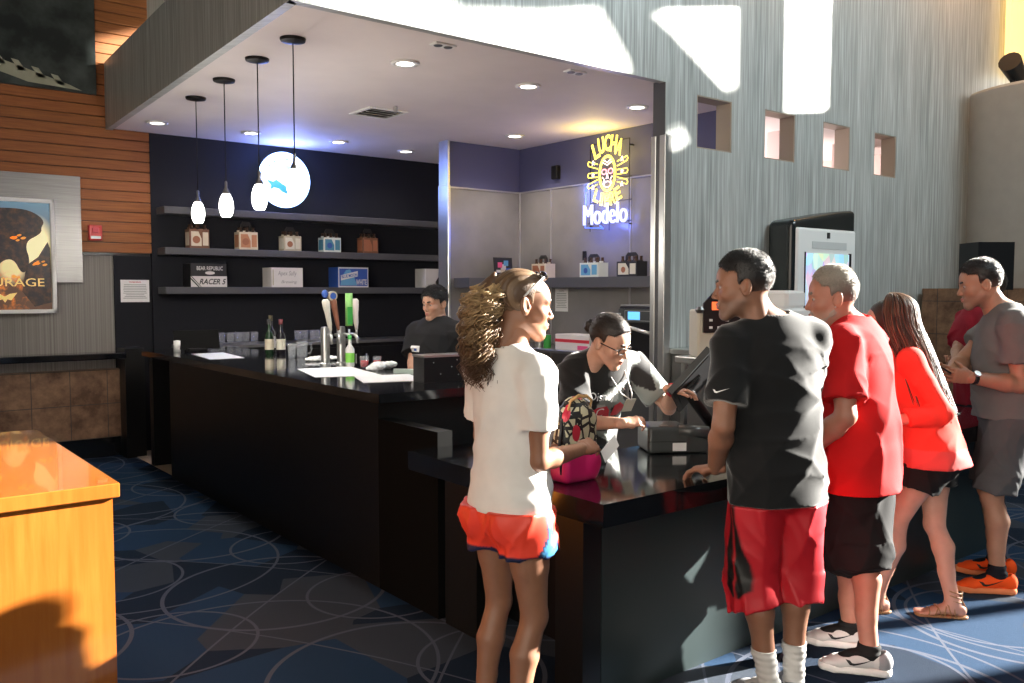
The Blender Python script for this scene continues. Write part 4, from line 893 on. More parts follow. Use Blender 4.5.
for xx in (4.31, 5.34):
    for yy in (3.35, 3.68): a = MB(); a.box((xx, yy, 0), (xx + .03, yy + .03, 1.16)); Pn(a, 'leg', 'steel', r)
r = empty('coffee_brewer', (4.43, 3.52, 1.2005), 'cream coffee brewer with black control panel and red display', 'coffee brewer', None, R_(-38))
MB().box((-.15, -.12, 0), (.15, .14, .30), bev=.012).build('body', 'c_ivory', r); a = MB(); a.prism([(-.12, .16), (.12, .16), (.12, .36), (.07, .42), (-.05, .42), (-.12, .34)], 1, -.145, -.12); a.build('control_panel', 'black_plastic', r)
mat('display_red', (.9, .15, .05), .3, emit=(1, .16, .04), es=1.2); MB().box((-.07, -.149, .30), (.05, -.1455, .35)).build('display', 'display_red', r)
for k in range(4): MB().box((-.085 + .05 * (k % 3) , -.1485, .185 + .045 * (k // 2)), (-.065 + .05 * (k % 3), -.1455, .20 + .045 * (k // 2))).build('button', 'white_plastic', r)
MB().lathe((-.14, -.13, .30), [(.02, -.02), (.03, 0), (.02, .02)], 12).build('dial', 'steel_dark', r, 'auto')
r = empty('cup_dispenser', (5.10, 3.55, 1.2005), 'white boxy dispenser behind the man in black tee', 'dispenser')
MB().box((-.16, -.18, 0), (.18, .18, .30), bev=.015).build('body', 'white_plastic', r); MB().box((-.12, -.16, .30), (.10, .12, .42), bev=.02).build('hopper', 'white_plastic', r); MB().box((-.10, -.19, .03), (.12, -.18, .16), bev=.004).build('grille', 'steel_dark', r)
# tall drink machine with a screen
r = empty('drink_machine', (6.72, 4.32, 0), 'tall black drink machine with white front and touch screen', 'drink machine', None, 0)
D = SDF((-.60, -.26, -.01), (.66, .26, 2.45), .01); D.op(bx((.01, .02, 1.17), (.48, .125, 1.17), .05), 0); D.cut((-.47, 0, 2.20), (-.15, 0, 1), .06); D.cut((0, 0, 0), (0, 0, -1)); D.cut((0, .145, 0), (0, 1, 0)); V, Q = D.mesh(); mat('machine_black', (.012, .016, .017), .25); lo_obj('case', V, Q, 'machine_black', r)
MB().box((-.43, -.125, .12), (.46, -.09, 2.14), bev=.03).build('front_panel', 'white_plastic', r)
def m_screen():
    t = NT('screen_picture', .2); v = t.n('ShaderNodeTexVoronoi'); v.inputs['Scale'].default_value = 9; t.set(v.inputs['Vector'], t.scale(t.tc, (1.6, 1, .8))); col = t.mix(.55, v.outputs['Color'], (.55, .65, .85)); x, y, z = t.xyz(t.tc); col = t.mix(t.ramp(z, 1.3, 1.9), (.55, .6, .7), col); t.set(t.b.inputs['Base Color'], col); t.set(t.b.inputs['Emission Color'], col); t.b.inputs['Emission Strength'].default_value = .7
m_screen(); MB().box((-.31, -.1305, 1.2), (.34, -.126, 1.93)).build('screen', 'screen_picture', r)
MB().box((-.325, -.1295, 1.19), (-.31, -.125, 1.94)).build('screen_edge', 'black_plastic', r); MB().box((.34, -.1295, 1.19), (.38, -.125, 1.94)).build('screen_edge', 'black_plastic', r)
MB().box((.00, -.1305, 2.06), (.04, -.125, 2.11)).build('camera_dot', 'ink', r); mat('pale_gray', (.55, .57, .57), .4); MB().box((-.22, -.1290, 1.97), (.30, -.125, 2.03)).build('name_strip', 'pale_gray', r)
# column at the far right: tiled pillar, black collar, grey drum
r = empty('drum_column', (10.62, 4.12, 0), 'big grey cylindrical column drum above a copper tiled pillar at right', 'column')
mat('drum_gray', (.36, .36, .345), .6, vary=.04, vscale=8)
MB().lathe((.0, -.30, 1.64), [(1.0, 0), (1.0, 2.08), (.97, 2.11), (.001, 2.11)], 64, closed=False).build('drum', 'drum_gray', r, 'auto')
MB().obox((-2.22, -.50, 1.84), (.13, -.10, 0), (.10, .13, 0), (0, 0, .215)).build('collar_box', 'black_plastic', r)
MB().box((-1.79, -.75, 0), (.6, .3, 1.64)).build('tiled_base', 'copper_tile', r)
r = empty('spotlight', (9.84, 4.02, 3.752), 'black spotlight sitting on top of the grey drum', 'spotlight')
a = MB(); a.tube([(.10, .0, .10), (-.16, -.02, .22)], [.085, .11], 14); a.build('housing', 'black_plastic', r, 'auto'); MB().box((-.02, -.02, 0), (.06, .03, .10)).build('foot', 'black_plastic', r)
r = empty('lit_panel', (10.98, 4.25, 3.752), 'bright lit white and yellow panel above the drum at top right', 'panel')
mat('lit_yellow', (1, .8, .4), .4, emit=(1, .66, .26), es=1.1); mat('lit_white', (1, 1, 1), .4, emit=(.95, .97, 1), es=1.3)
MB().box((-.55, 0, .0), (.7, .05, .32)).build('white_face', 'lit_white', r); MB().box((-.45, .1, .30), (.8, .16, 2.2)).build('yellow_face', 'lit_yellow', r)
# warm wall washer that tints the striped wall beside the drum
point('warm_wash', (9.2, 3.9, 5.6), 120, (1, .50, .20), .15)
# sheets on the counter by the queue
o = MB().obox((4.55, 2.55, CT + .003), (.16, .02, 0), (-.02, .11, 0), (0, 0, .0015)).build('flyer', 'white_paper'); tag(o, 'white flyer on the counter between the coral top woman and man in grey', 'paper')
o = MB().obox((5.25, 2.6, CT + .003), (.2, .02, 0), (-.02, .14, 0), (0, 0, .0015)).build('flyer', 'white_paper'); tag(o, 'white flyer on the counter in front of the man in grey tee', 'paper')
# ------------------------------------------------------------------ people
mat('skin', (.6, .4, .3), .5, col=True, sub=.12, vary=.05, vscale=25, bump=.08, bscale=600)
mat('cloth', (.5, .5, .5), .85, spec=.2, col=True, bump=.15, bscale=700, vary=.05, vscale=12)
mat('cloth_dark', (.5, .5, .5), .85, spec=.2, col=True, bump=.15, bscale=700, sheen=.55); mat('satin', (.5, .5, .5), .5, col=True, bump=.08, bscale=500)
mat('hair', (.1, .08, .06), .42, col=True, bump=.5, bscale=260)
mat('eye_white', (.7, .68, .65), .15, col=True); mat('leather', (.35, .18, .08), .5, vary=.1, vscale=30)
def lerp(a, b, t): return np.asarray(a, float) * (1 - t) + np.asarray(b, float) * t
def ik(a, c, l1, l2, hint):
    a, c, hint = map(lambda q: np.asarray(q, float), (a, c, hint)); d = c - a; L = np.linalg.norm(d); mx = (l1 + l2) * .995
    if L > mx: c = a + d / L * mx; d = c - a; L = mx
    t = d / L; x = (l1 ** 2 - l2 ** 2 + L ** 2) / (2 * L); h = math.sqrt(max(l1 ** 2 - x ** 2, 0)); p = hint - a; p = p - t * p.dot(t); return a + t * x + nrm(p) * h, c
def rotm(yaw, pitch, roll):
    """local head frame (x right, y forward, z up) -> rotation with yaw to the right, pitch down, roll to the right"""
    y = Matrix.Rotation(-yaw, 3, 'Z'); p = Matrix.Rotation(-pitch, 3, 'X'); r = Matrix.Rotation(roll, 3, 'Y'); return np.array(y @ p @ r)
class Person:
    def __init__(s, name_label, pos, az, H=1.75, skin=(.55, .33, .22), male=True, fat=1., lean=0., side=0., twist=0., head=(0, 0, 0), feet=None, arms=(None, None), hips=1., group=None, belly=0., sw=1., lk=1., thigh=.238):
        s.lk = lk
        s.H = H; s.skin = np.array(skin); s.male = male; s.fat = fat; s.k = k = H / 1.75; s.pos = np.array([pos[0], pos[1], 0.])
        th = R_(51.7 - az); s.F = np.array([math.cos(th), math.sin(th), 0]); s.R = np.array([math.sin(th), -math.cos(th), 0]); s.U = np.array([0, 0, 1.]); s.az = az
        s.root = empty('person', tuple(s.pos), name_label, 'person', group)
        W = s.w
        # spine
        pz = .535 * H; s.pelvis = W(0, 0, pz); sp = {}
        def up(r, f, z):   # points above the pelvis lean forward / sideways
            dz = z - pz; cl, sl = math.cos(R_(lean)), math.sin(R_(lean)); cs, ss = math.cos(R_(side)), math.sin(R_(side))
            f2 = f * cl + dz * sl; z2 = -f * sl + dz * cl; r2 = r * cs + z2 * ss; z3 = -r * ss + z2 * cs; return W(r2, f2, pz + z3)
        s.up = up; ct, st = math.cos(R_(twist)), math.sin(R_(twist))
        def tw(r, f, z): return up(r * ct + f * st, -r * st + f * ct, z)
        s.tw = tw
        s.side_up = nrm(tw(1, 0, pz) - tw(0, 0, pz)); s.front_up = nrm(tw(0, 1, .7 * H) - tw(0, 0, .7 * H)); s.axis_up = nrm(up(0, 0, .8 * H) - up(0, 0, .6 * H))
        fw = math.sqrt(fat)
        if male: s.sec = [(.49, .155 * fw, .105 * fw, 0), (.535, .162 * fw, .112 * fw, 0), (.60, .150 * fat, .105 * fat + belly, .01 + belly * .6), (.66, .152 * fw, .108 * fw + belly * .6, .012 + belly * .4), (.72, .166 * fw, .115 * fw, .01), (.775, .165 * fw, .108 * fw, 0), (.81, .120 * fw, .080 * fw, -.01)]
        else: s.sec = [(.48, .158 * hips, .108 * hips, 0), (.525, .165 * hips, .115 * hips, -.005), (.60, .125 * fat, .092 * fat + belly, .005 + belly * .6), (.65, .124 * fat, .092 * fat + belly * .6, .01), (.71, .140 * fw, .105 * fw, .012), (.77, .140 * fw, .092 * fw, 0), (.808, .100 * fw, .070 * fw, -.01)]
        s.torso = [(tw(0, f * k, z * H) if z > .56 else up(0, f * k, z * H) if z > .5 else W(0, f * k, z * H), a * k, b * k) for z, a, b, f in s.sec]
        shw = (.178 if male else .152) * k * fw * sw
        s.sh = [tw(-shw, -.01, .795 * H), tw(shw, -.01, .795 * H)]      # left, right
        s.neck = tw(0, -.01 * k, .825 * H); hd_f = .03 * k
        s.headc = tw(0, -.012, .915 * H) if len(head) < 4 else tw(head[3], -.012 + head[4], .915 * H + head[5])
        hy = R_(head[0]); s.headc = s.headc + (s.F * math.cos(hy) + s.R * math.sin(hy)) * .030 * k
        # head orientation: yaw relative to body facing
        HM = rotm(R_(head[0]), R_(head[1]), R_(head[2])); B = np.stack([s.R, s.F, s.U], 1); s.HR = B @ HM; s.hk = H / 1.75 * (1.0 if male else 1.02)
        # legs
        s.hip = [W(-.088 * k * (hips if not male else 1), 0, .515 * H), W(.088 * k * (hips if not male else 1), 0, .515 * H)]
        feet = feet or [(-.11, 0, -5), (.11, 0, 5)]     # right, forward, toe-out (deg) [, knee forward]
        s.ank = []; s.knee = []; s.toe = []
        for i in (0, 1):
            fr = feet[i]
            if isinstance(fr, dict): q = np.array([*fr['p'], 0.]) - s.pos; fr = (q @ s.R, q @ s.F + .03, fr['az'] - az)
            a = W(fr[0], fr[1] - .03, .052 * H); lift = fr[3] if len(fr) > 3 else 0; a[2] += lift
            ta = R_(fr[2]); td = s.F * math.cos(ta) + s.R * math.sin(ta); kn, _ = ik(s.hip[i], a, thigh * H, (.470 - thigh) * H, lerp(s.hip[i], a, .5) + td * .6 + s.R * (.04 if i else -.04)); s.ank.append(a); s.knee.append(kn); s.toe.append(td)
        # arms
        s.elb = []; s.wri = []; s.harm = []
        l1, l2 = .172 * H, .148 * H
        for i in (0, 1):
            ar = arms[i]; sg = 1 if i else -1
            if ar is None: ar = dict(hand=tuple(s.sh[i] + s.R * sg * .06 + s.F * .05 - s.U * (l1 + l2) * .97), elbow=tuple(s.sh[i] + s.R * sg * .2 - s.F * .3 - s.U * .3))
            e, w_ = ik(s.sh[i], ar['hand'], l1, l2, ar['elbow']); s.elb.append(e); s.wri.append(w_); s.harm.append(ar)
        allp = np.array([s.headc + [0, 0, .16], s.headc, *s.sh, *s.elb, *s.wri, s.pelvis, *s.knee, *s.ank])
        s.lo = allp.min(0) - .26; s.hi = allp.max(0) + .26; s.lo[2] = max(s.lo[2], -.01)
    def w(s, r, f, z): return s.pos + s.R * r + s.F * f + s.U * z
    def put(s, name, V, Q, m, cols=None, parent=None):
        ob = mesh_obj(name, V, Q, m, None, cols, org=tuple(s.pos)); ob.parent = parent or s.root; ob.location = (0, 0, 0); return ob
    def putmb(s, name, mb, m, parent=None, smooth=True):
        mb.v = [tuple(Vector(v) - Vector(s.pos)) for v in mb.v]; ob = mb.build(name, m, None, smooth); ob.parent = parent or s.root; return ob
    # -------- limb definitions shared by body and clothes
    def leg(s, D, i, o=0., k=.02, lo=0., hi=1.):
        K = s.k * (math.sqrt(s.fat)) * s.lk; h, kn, a = s.hip[i], s.knee[i], s.ank[i]; sd = s.R; td = s.toe[i]
        th = .088 if s.male else .090
        D.op(ec(h + [0, 0, -.02], lerp(h, kn, .5), ((th + .002) * K + o, (th + .006) * K + o), (.070 * K + o, .074 * K + o), sd), k)
        D.op(ec(lerp(h, kn, .45), kn + [0, 0, .02], (.072 * K + o, .076 * K + o), (.051 * K + o, .055 * K + o), sd), k)
        return
    def shank(s, D, i, o=0., k=.015):
        K = s.k * math.sqrt(s.fat) * s.lk; kn, a = s.knee[i], s.ank[i]; sd = s.R; td = s.toe[i]; back = -td
        D.op(el(kn + td * .008 * K, (.050 * K + o, .050 * K + o, .055 * K + o)), k)
        c1 = lerp(kn, a, .30) + back * .016 * K
        D.op(ec(kn, c1, (.047 * K + o, .048 * K + o), (.053 * K + o, .056 * K + o), sd), k)
        D.op(ec(c1, lerp(kn, a, .66) + back * .004, (.053 * K + o, .056 * K + o), (.036 * K + o, .039 * K + o), sd), k)
        D.op(ec(lerp(kn, a, .62), a, (.038 * K + o, .041 * K + o), (.030 * K + o, .036 * K + o), sd), k)
    def arm(s, D, i, o=0., k=.015, lower=True):
        K = s.k * math.sqrt(s.fat) * (1. if s.male else .82); a, e, w_ = s.sh[i], s.elb[i], s.wri[i]
        D.op(el(a, .062 * K + o), .03); D.op(ec(a, lerp(a, e, .55), .053 * K + o, .047 * K + o), k); D.op(ec(lerp(a, e, .5), e, .047 * K + o, .039 * K + o), k)
        if lower:
            m = lerp(e, w_, .3); D.op(ec(e, m, .039 * K + o, .044 * K + o), k); D.op(ec(m, w_, .044 * K + o, (.029 * K + o)), k)
    def core(s, D, o=0., k=.03, upto=99, glute=True):
        T = s.torso
        for j in range(min(len(T), upto) - 1):
            (p, a, b), (q, c, d) = T[j], T[j + 1]; D.op(ec(p, q, (a + o, b + o), (c + o, d + o), s.side_up if j > 2 else s.R), k)
        for i in (0, 1):
            if upto > 6: D.op(ec(s.neck + s.axis_up * .02, s.sh[i] + s.axis_up * .012, .042 * s.k + o, .045 * s.k + o), .04)
        K = s.k
        for sg in ((-1, 1) if glute else ()): D.op(el(s.w(sg * .075 * K, -.055 * K, .50 * s.H), (.085 * K + o, .085 * K + o, .09 * K + o)), .03)
        if not s.male:
            for sg in (-1, 1): D.op(el(s.tw(sg * .068 * K, .085 * K, .715 * s.H), (.060 * K + o, .055 * K + o, .06 * K + o)), .03)
    def body(s, brow=(.03, .02, .015), stub=None, lipc=1., barefoot=False):
        D = SDF(s.lo, s.hi, .0075)
        s.core(D, 0., glute=barefoot); D.op(ec(s.neck - s.axis_up * .05, lerp(s.neck, s.headc, .62) , .062 * s.k, .054 * s.k), .03)
        for i in (0, 1):
            s.leg(D, i); s.shank(D, i); s.arm(D, i)
            if barefoot: s.foot(D, i)
            else: D.op(ec(s.ank[i], s.ank[i] + s.toe[i] * .1 + np.array([0, 0, -.045]), .03, .03), .02)
        V, Q = D.mesh(); parts = [(V, Q, s.skin)]
        hv, hq, hc = s.head(stub, lipc); parts.append((hv, hq, hc))
        for i in (0, 1):
            v, q = s.hand(i); parts.append((v, q, s.skin * [1.03, .95, .93]))
        V, Q, C = join(parts); s.bodyob = s.put('body', V, Q, 'skin', C)
        # eyes and brows
        for sg in (-1, 1):
            e = MB(); c = np.array([sg * .031, .0755, .004]); e.ell(c, (.0125, .0125, .0125), 14)
            V = np.array(e.v); cc = np.where((np.hypot(V[:, 0] - c[0] , V[:, 2] - c[2] + .001) < .0062)[:, None] & (V[:, 1] > c[1])[:, None], [.05, .03, .02], [.40, .37, .35])
            V = s.hw(V); Qe = [f for f in e.f]; me = MB(); me.v = [tuple(p) for p in V]; me.f = Qe; me.mi = [0] * len(Qe)
            ob = s.putmb('eye', me, 'eye_white'); at = ob.data.color_attributes.new('Col', 'FLOAT_COLOR', 'POINT'); c4 = np.ones((len(V), 4), F32); c4[:, :3] = cc; at.data.foreach_set('color', c4.ravel())
        D = SDF((-.08, .05, 0), (.08, .12, .06), .0025)
        for sg in (-1, 1): D.op(ec((sg * .014, .0945, .0255), (sg * .034, .0895, .0295), (.0075, .0048), (.0065, .0045), (0, 0, 1)), .002); D.op(ec((sg * .034, .0895, .0295), (sg * .050, .077, .0245), (.006, .004), (.003, .003), (0, 0, 1)), .002)
        V, Q = D.mesh(); s.put('eyebrows', s.hw(V), Q, 'hair', np.array(brow))
        return s
    def hw(s, V): return s.headc + (np.asarray(V) * s.hk * getattr(s, 'hs', np.ones(3))) @ s.HR.T
    def hwp(s, p): return s.headc + s.HR @ (np.asarray(p, float) * s.hk * getattr(s, 'hs', np.ones(3)))
    def head(s, stub, lipc):
        D = SDF((-.105, -.13, -.19), (.105, .135, .14), .003); m = 1. if s.male else .93
        D.op(el((0, -.015, .040), (.076, .097, .083)), 0); D.op(el((0, .028, -.022), (.061 * m, .066, .082)), .03)
        D.op(el((0, .050, .040), (.056, .042, .045)), .03)
        for sg in (-1, 1):
            D.op(ec((sg * .050 * m, .0, -.050), (sg * .015, .068, -.098 * (1 if s.male else .98)), .014, .014 * m), .032)
            D.op(el((sg * .040, .055, -.022), (.024, .026, .022)), .02)
            D.op(ec((sg * .008, .088, .022), (sg * .045, .074, .024), .009 * m, .007), .014)
        D.op(el((0, .072, -.100), (.022 * m, .018, .017)), .025)
        for sg in (-1, 1): D.op(el((sg * .032, .094, .003), (.019, .014, .012)), .010, 's')
        for sg in (-1, 1):
            D.op(el((sg * .031, .0755, .004), (.0135, .0128, .0128)), .003)
            D.op(el((sg * .031, .0775, .004), (.0115, .013, .0052)), .002, 's')
        D.op(ec((0, .088, .010), (0, .108, -.026), (.0075, .007), (.010, .009)), .010)
        D.op(el((0, .106, -.030), (.011, .011, .009)), .006)
        for sg in (-1, 1): D.op(el((sg * .011, .097, -.033), (.0075, .010, .0075)), .005)
        for sg in (-1, 1): D.op(el((sg * .006, .103, -.041), (.0035, .004, .004)), .003, 's')
        D.op(el((0, .080, -.062), (.026, .018, .018)), .015)
        for sg in (-1, 1):
            D.op(ec((0, .0985, -.0575), (sg * .021, .087, -.0625), (.0058, .0048), (.002, .002), (0, 1, 0)), .004); D.op(ec((0, .0965, -.0695), (sg * .019, .087, -.0655), (.0066, .0056), (.002, .002), (0, 1, 0)), .004)
        D.op(ec((-.022, .0955, -.0635), (.022, .0955, -.0635), .0016, .0016), .002, 's')
        # ears
        for sg in (-1, 1):
            A = [(.93, .36 * sg, 0), (-.36 * sg, .91, .2), (0, -.2, .97)]; D.op(el((sg * .084, -.012, -.002), (.0085, .020, .033), A), .004); D.op(el((sg * .090, -.006, .003), (.006, .012, .021), A), .003, 's'); D.op(el((sg * .076, .004, -.004), (.007, .008, .010)), .004)
        # neck stub
        D.op(ec((0, -.030, -.050), (0, -.045, -.150), .053 * m, .052 * m), .03); D.cut((0, 0, -.17), (0, 0, -1))
        V, Q = D.mesh(); C = np.tile(s.skin, (len(V), 1))
        lip = np.clip(1 - np.sqrt((V[:, 0] / .022) ** 2 + ((V[:, 2] + .0635) / .012) ** 2 + 0), 0, 1) * (V[:, 1] > .084); lip = np.clip(lip * 3, 0, 1)[:, None]
        C = C * (1 - lip * .75) + lip * .75 * np.array([.42, .13, .11]) * lipc
        ck = np.clip(1 - np.sqrt(((np.abs(V[:, 0]) - .042) / .025) ** 2 + ((V[:, 2] + .03) / .025) ** 2), 0, 1)[:, None] * (V[:, 1:2] > .03); C = C * (1 - ck * [0, .12, .12])
        if stub is not None:
            b = ((V[:, 2] < -.035) & (V[:, 1] > -.03) & (V[:, 2] > -.125)); d = np.clip(((-.035 - V[:, 2]) / .02), 0, 1) * b; d = d * np.clip((V[:, 1] + .03) / .03, 0, 1) * (1 - lip[:, 0]); d = d[:, None] * stub[3]
            C = C * (1 - d) + d * np.array(stub[:3])
        return s.hw(V), Q, C
    def hand(s, i):
        """palm, thumb, four curled fingers"""
        ar = s.harm[i]; w_ = s.wri[i]; d = nrm(ar.get('dir', w_ - s.elb[i])); n = np.asarray(ar.get('palm', (-s.R if i else s.R)), float); n = nrm(n - d * n.dot(d)); t = np.cross(n, d) * (1 if i == 0 else -1)   # thumb side
        if 'thumb' in ar: t = nrm(np.array(ar['thumb'], float)); t = nrm(t - d * t.dot(d)); n = np.cross(t, d); n = n * np.sign(n.dot(np.asarray(ar.get('palm', n))) or 1)
        K = s.k * (1.0 if s.male else .88) * ar.get('size', 1.); cur = ar.get('curl', 25); spread = ar.get('spread', 3)
        D = SDF(w_ - .21, w_ + .21, .0032); P = lambda a, b, c: w_ + (d * a + t * b + n * c) * K
        D.op(ec(P(-.03, 0, 0), P(.02, 0, 0), (.028 * K, .023 * K), (.031 * K, .018 * K), t), 0)
        D.op(ec(P(.01, 0, 0), P(.078, .0, 0), (.034 * K, .017 * K), (.039 * K, .013 * K), t), .01)
        D.op(el(P(.035, .024, .010), .017 * K), .015); D.op(el(P(.04, -.024, .008), .014 * K), .012)
        ln = [.072, .080, .075, .058]; off = [.029, .010, -.010, -.029]; rr = [.0088, .009, .0086, .0076]
        for j in range(4):
            c = cur[j] if not np.isscalar(cur) else cur; p = P(.080 - abs(j - 1.3) * .003, off[j], .0); sp = R_(spread * (1.5 - j)); ang = R_(c * .7)
            for q, fr in enumerate((.46, .30, .24)):
                dd = (d * math.cos(sp) + t * math.sin(sp)) * math.cos(ang) + n * math.sin(ang); e = p + dd * ln[j] * fr * K; D.op(ec(p, e, rr[j] * K * (1 - .08 * q), rr[j] * K * (.92 - .08 * q)), .003 if q else .007); p = e; ang += R_(c * (1.1 if q == 0 else .8))
        ta = R_(ar.get('thumbang', 38)); tc = R_(ar.get('thumbcurl', 15)); p = P(.022, .027, .008); dd = d * math.cos(ta) + t * math.sin(ta) * math.cos(tc) + n * math.sin(ta) * math.sin(tc) + n * .25; dd = nrm(dd)
        e = p + dd * .040 * K; D.op(ec(p, e, .0125 * K, .0105 * K), .008); d2 = nrm(dd + d * .35 + n * .15); e2 = e + d2 * .030 * K; D.op(ec(e, e2, .0102 * K, .0085 * K), .003)
        V, Q = D.mesh(); return V, Q
    def foot(s, D, i):
        a = s.ank[i]; td = s.toe[i]; K = s.k * .95; sd = np.cross(td, s.U); g = np.array([a[0], a[1], 0.]) + (0, 0, 0); base = a[2] - .052 * s.H
        P = lambda f, r, z: np.array([a[0], a[1], base]) + td * f * K + sd * r * K + s.U * z * K
        D.op(el(P(-.045, 0, .040), (.030 * K, .030 * K, .034 * K)), .02); D.op(ec(a, P(.0, 0, .05), .036 * K, .036 * K), .02); D.op(ec(P(.0, 0, .058), P(.10, .003, .030), (.032 * K, .034 * K), (.042 * K, .020 * K), sd), .02); D.op(ec(P(.09, 0, .028), P(.135, 0, .022), (.044 * K, .018 * K), (.040 * K, .013 * K), sd), .012)
        for j in range(5):
            r = -.032 + .016 * j if i else .032 - .016 * j; L = [.17, .178, .172, .162, .148][4 - j]
            D.op(ec(P(.125, r, .020), P(L + .02, r * 1.05, .016), .0115 * K if j == 4 else .009 * K, .010 * K if j == 4 else .0075 * K), .004)
    # -------- clothes
    def folds(s, seed, amp=.005, f=26., zf=1.):
        rs = np.random.RandomState(seed); ws = [(nrm(rs.randn(3) * [1, 1, zf]) * f * (.75 + .8 * rs.rand()), rs.rand() * 6.28, rs.randn(3) * 7, rs.rand() * 6) for _ in range(7)]; o = s.pos
        def fn(X, Y, Z):
            X = X - o[0]; Y = Y - o[1]; u = .022 * np.sin(13 * Z + 9 * X) + .02 * np.sin(15 * Y - 11 * Z); t = 0
            for w_, p, q, p2 in ws: t = t + (1 - np.abs(np.sin((w_[0] * (X + u) + w_[1] * (Y - u) + w_[2] * (Z + u * 1.5)) * .5 + p))) ** 3 * (.5 + .5 * np.sin(q[0] * X + q[1] * Y + q[2] * Z + p2))
            nk = s.neck - s.pos; m = np.clip((np.sqrt((X - nk[0]) ** 2 + (Y - nk[1]) ** 2 + (Z - nk[2]) ** 2) - .11) / .12, 0, 1)
            return -amp * (t * 1.5 - .5) * m
        return fn
    def shirt(s, name, m, colfn, o=.014, hem=.47, sleeve=.62, seed=1, loose=.012, amp=.006, slo=.014, neck=.061, hemflare=.0, f=26.):
        D = SDF(s.lo, s.hi, .0075); T = s.torso; H = s.H
        s.core(D, o, .035, 99, False)
        # body of the shirt hangs straight from the chest
        c = [T[4][0], T[2][0], s.w(0, T[1][0].dot(s.F) - s.pos.dot(s.F), hem * H)]
        a4 = (max(T[4][1], T[3][1]) + o, max(T[4][2], T[3][2]) + o); a2 = (max(T[2][1] + loose * 1.3, a4[0] * .93) + o, T[2][2] + loose + o); a0 = (max(T[1][1] + .006, a2[0] * .97) + o + loose + hemflare, T[1][2] + o + loose + .012 + hemflare)
        D.op(ec(c[0], c[1], a4, a2, s.side_up), .02); D.op(ec(c[1], c[2] - [0, 0, .1], a2, a0, s.R), .02)
        for i in (0, 1):
            K = s.k * math.sqrt(s.fat) * (1. if s.male else .82); a, e = s.sh[i], s.elb[i]
            D.op(el(a, .055 * K + o), .03)
            if sleeve <= 1:
                q = lerp(a, e, sleeve); D.op(ec(a, q, (.058 * K + slo, .058 * K + slo), (.060 * K + slo + .008, .060 * K + slo + .008), s.R, flat=True), .03)
            else:
                D.op(ec(a, e, .055 * K + slo, .046 * K + slo), .02); q = lerp(e, s.wri[i], sleeve - 1); D.op(ec(e, q, .048 * K + slo, .040 * K + slo, flat=True), .012)
        D.disp(s.folds(seed, amp, f))
        D.cut((0, 0, hem * H), (0, 0, -1))
        # neck opening with a rolled collar rim
        for q in range(0): pass
        D.op(ec(s.neck + s.axis_up * .025, s.neck + s.axis_up * .20, neck * s.k, .088 * s.k), .006, 's')
        V, Q = D.mesh(); return s.put(name, V, Q, m, colfn(V) if callable(colfn) else np.array(colfn))
    def shorts(s, name, m, colfn, bottom=.30, o=.016, flare=.012, seed=5, top=.57, amp=.005):
        D = SDF(s.lo, s.hi, .0075); H = s.H; s.core(D, o, .03, 3)
        K = s.k * math.sqrt(s.fat)
        for i in (0, 1):
            h, kn = s.hip[i], s.knee[i]; t = (.515 - bottom) / (.515 - .285); e = lerp(h, kn, min(t, 1.)) if t <= 1 else kn + (s.ank[i] - kn) * (t - 1) * .95
            if t > 1: D.op(ec(h + [0, 0, .02], kn, (.090 * K + o, .096 * K + o), (.072 * K + o + flare, .076 * K + o + flare), s.R), .02); D.op(ec(kn, e, (.072 * K + o + flare, .076 * K + o + flare), (.070 * K + o + flare, .074 * K + o + flare), s.R, flat=True), .02)
            else:
                w_ = .090 - .030 * t; D.op(ec(h + [0, 0, .02], e, (.092 * K + o, .098 * K + o), (w_ * K + o + flare, (w_ + .006) * K + o + flare), s.R, flat=True), .02)
        D.disp(s.folds(seed, amp, 34, .35)); D.cut((0, 0, top * H), (0, 0, 1)); V, Q = D.mesh(); return s.put(name, V, Q, m, colfn(V) if callable(colfn) else np.array(colfn))
    def sock(s, i, top, c, o=.006):
        D = SDF(s.ank[i] - [.1, .1, .1], s.ank[i] + [.12, .12, top + .05], .004); s.shank(D, i, o); D.op(ec(s.ank[i], s.ank[i] + s.toe[i] * .1 + np.array([0, 0, -.045]), .036, .035), .02)
        D.disp(lambda X, Y, Z: .0016 * np.sin(Z * 260) + .002 * np.sin(Z * 90 + X * 40)); D.cut((0, 0, s.ank[i][2] + top), (0, 0, 1)); V, Q = D.mesh(); return s.put('sock', V, Q, 'cloth', np.array(c))
    def shoe(s, i, c, sole, lace, logo=None, accent=None, sz=1.):
        a = s.ank[i]; td = s.toe[i]; K = s.k * sz; sd = np.cross(td, s.U); base = a[2] - .052 * s.H
        P = lambda f, r, z: np.array([a[0], a[1], base]) + td * f * K + sd * r * K + s.U * z * K
        D = SDF(np.array([a[0], a[1], base]) - [.26, .26, .005], np.array([a[0], a[1], base]) + [.26, .26, .15], .004)
        D.op(el(P(-.055, 0, .055), (.036 * K, .036 * K, .045 * K)), 0); D.op(ec(P(-.045, 0, .065), P(.04, 0, .060), (.036 * K, .040 * K), (.040 * K, .036 * K), sd), .02); D.op(ec(P(.03, 0, .058), P(.135, .0, .038), (.041 * K, .036 * K), (.046 * K, .026 * K), sd), .02); D.op(ec(P(.12, 0, .036), P(.175, 0, .030), (.046 * K, .024 * K), (.032 * K, .016 * K), sd), .015)
        D.op(ec(P(-.028, 0, .085), P(-.020, 0, .16), (.026 * K, .034 * K), (.03 * K, .04 * K), sd), .006, 's'); D.cut(P(0, 0, .026), (0, 0, -1)); V, Q = D.mesh()
        C = np.tile(np.array(c, float), (len(V), 1))
        if accent is not None: rel = (V - a) @ td; C[rel < -.035 * K] = accent
        sh = s.put('shoe', V, Q, 'cloth', C)
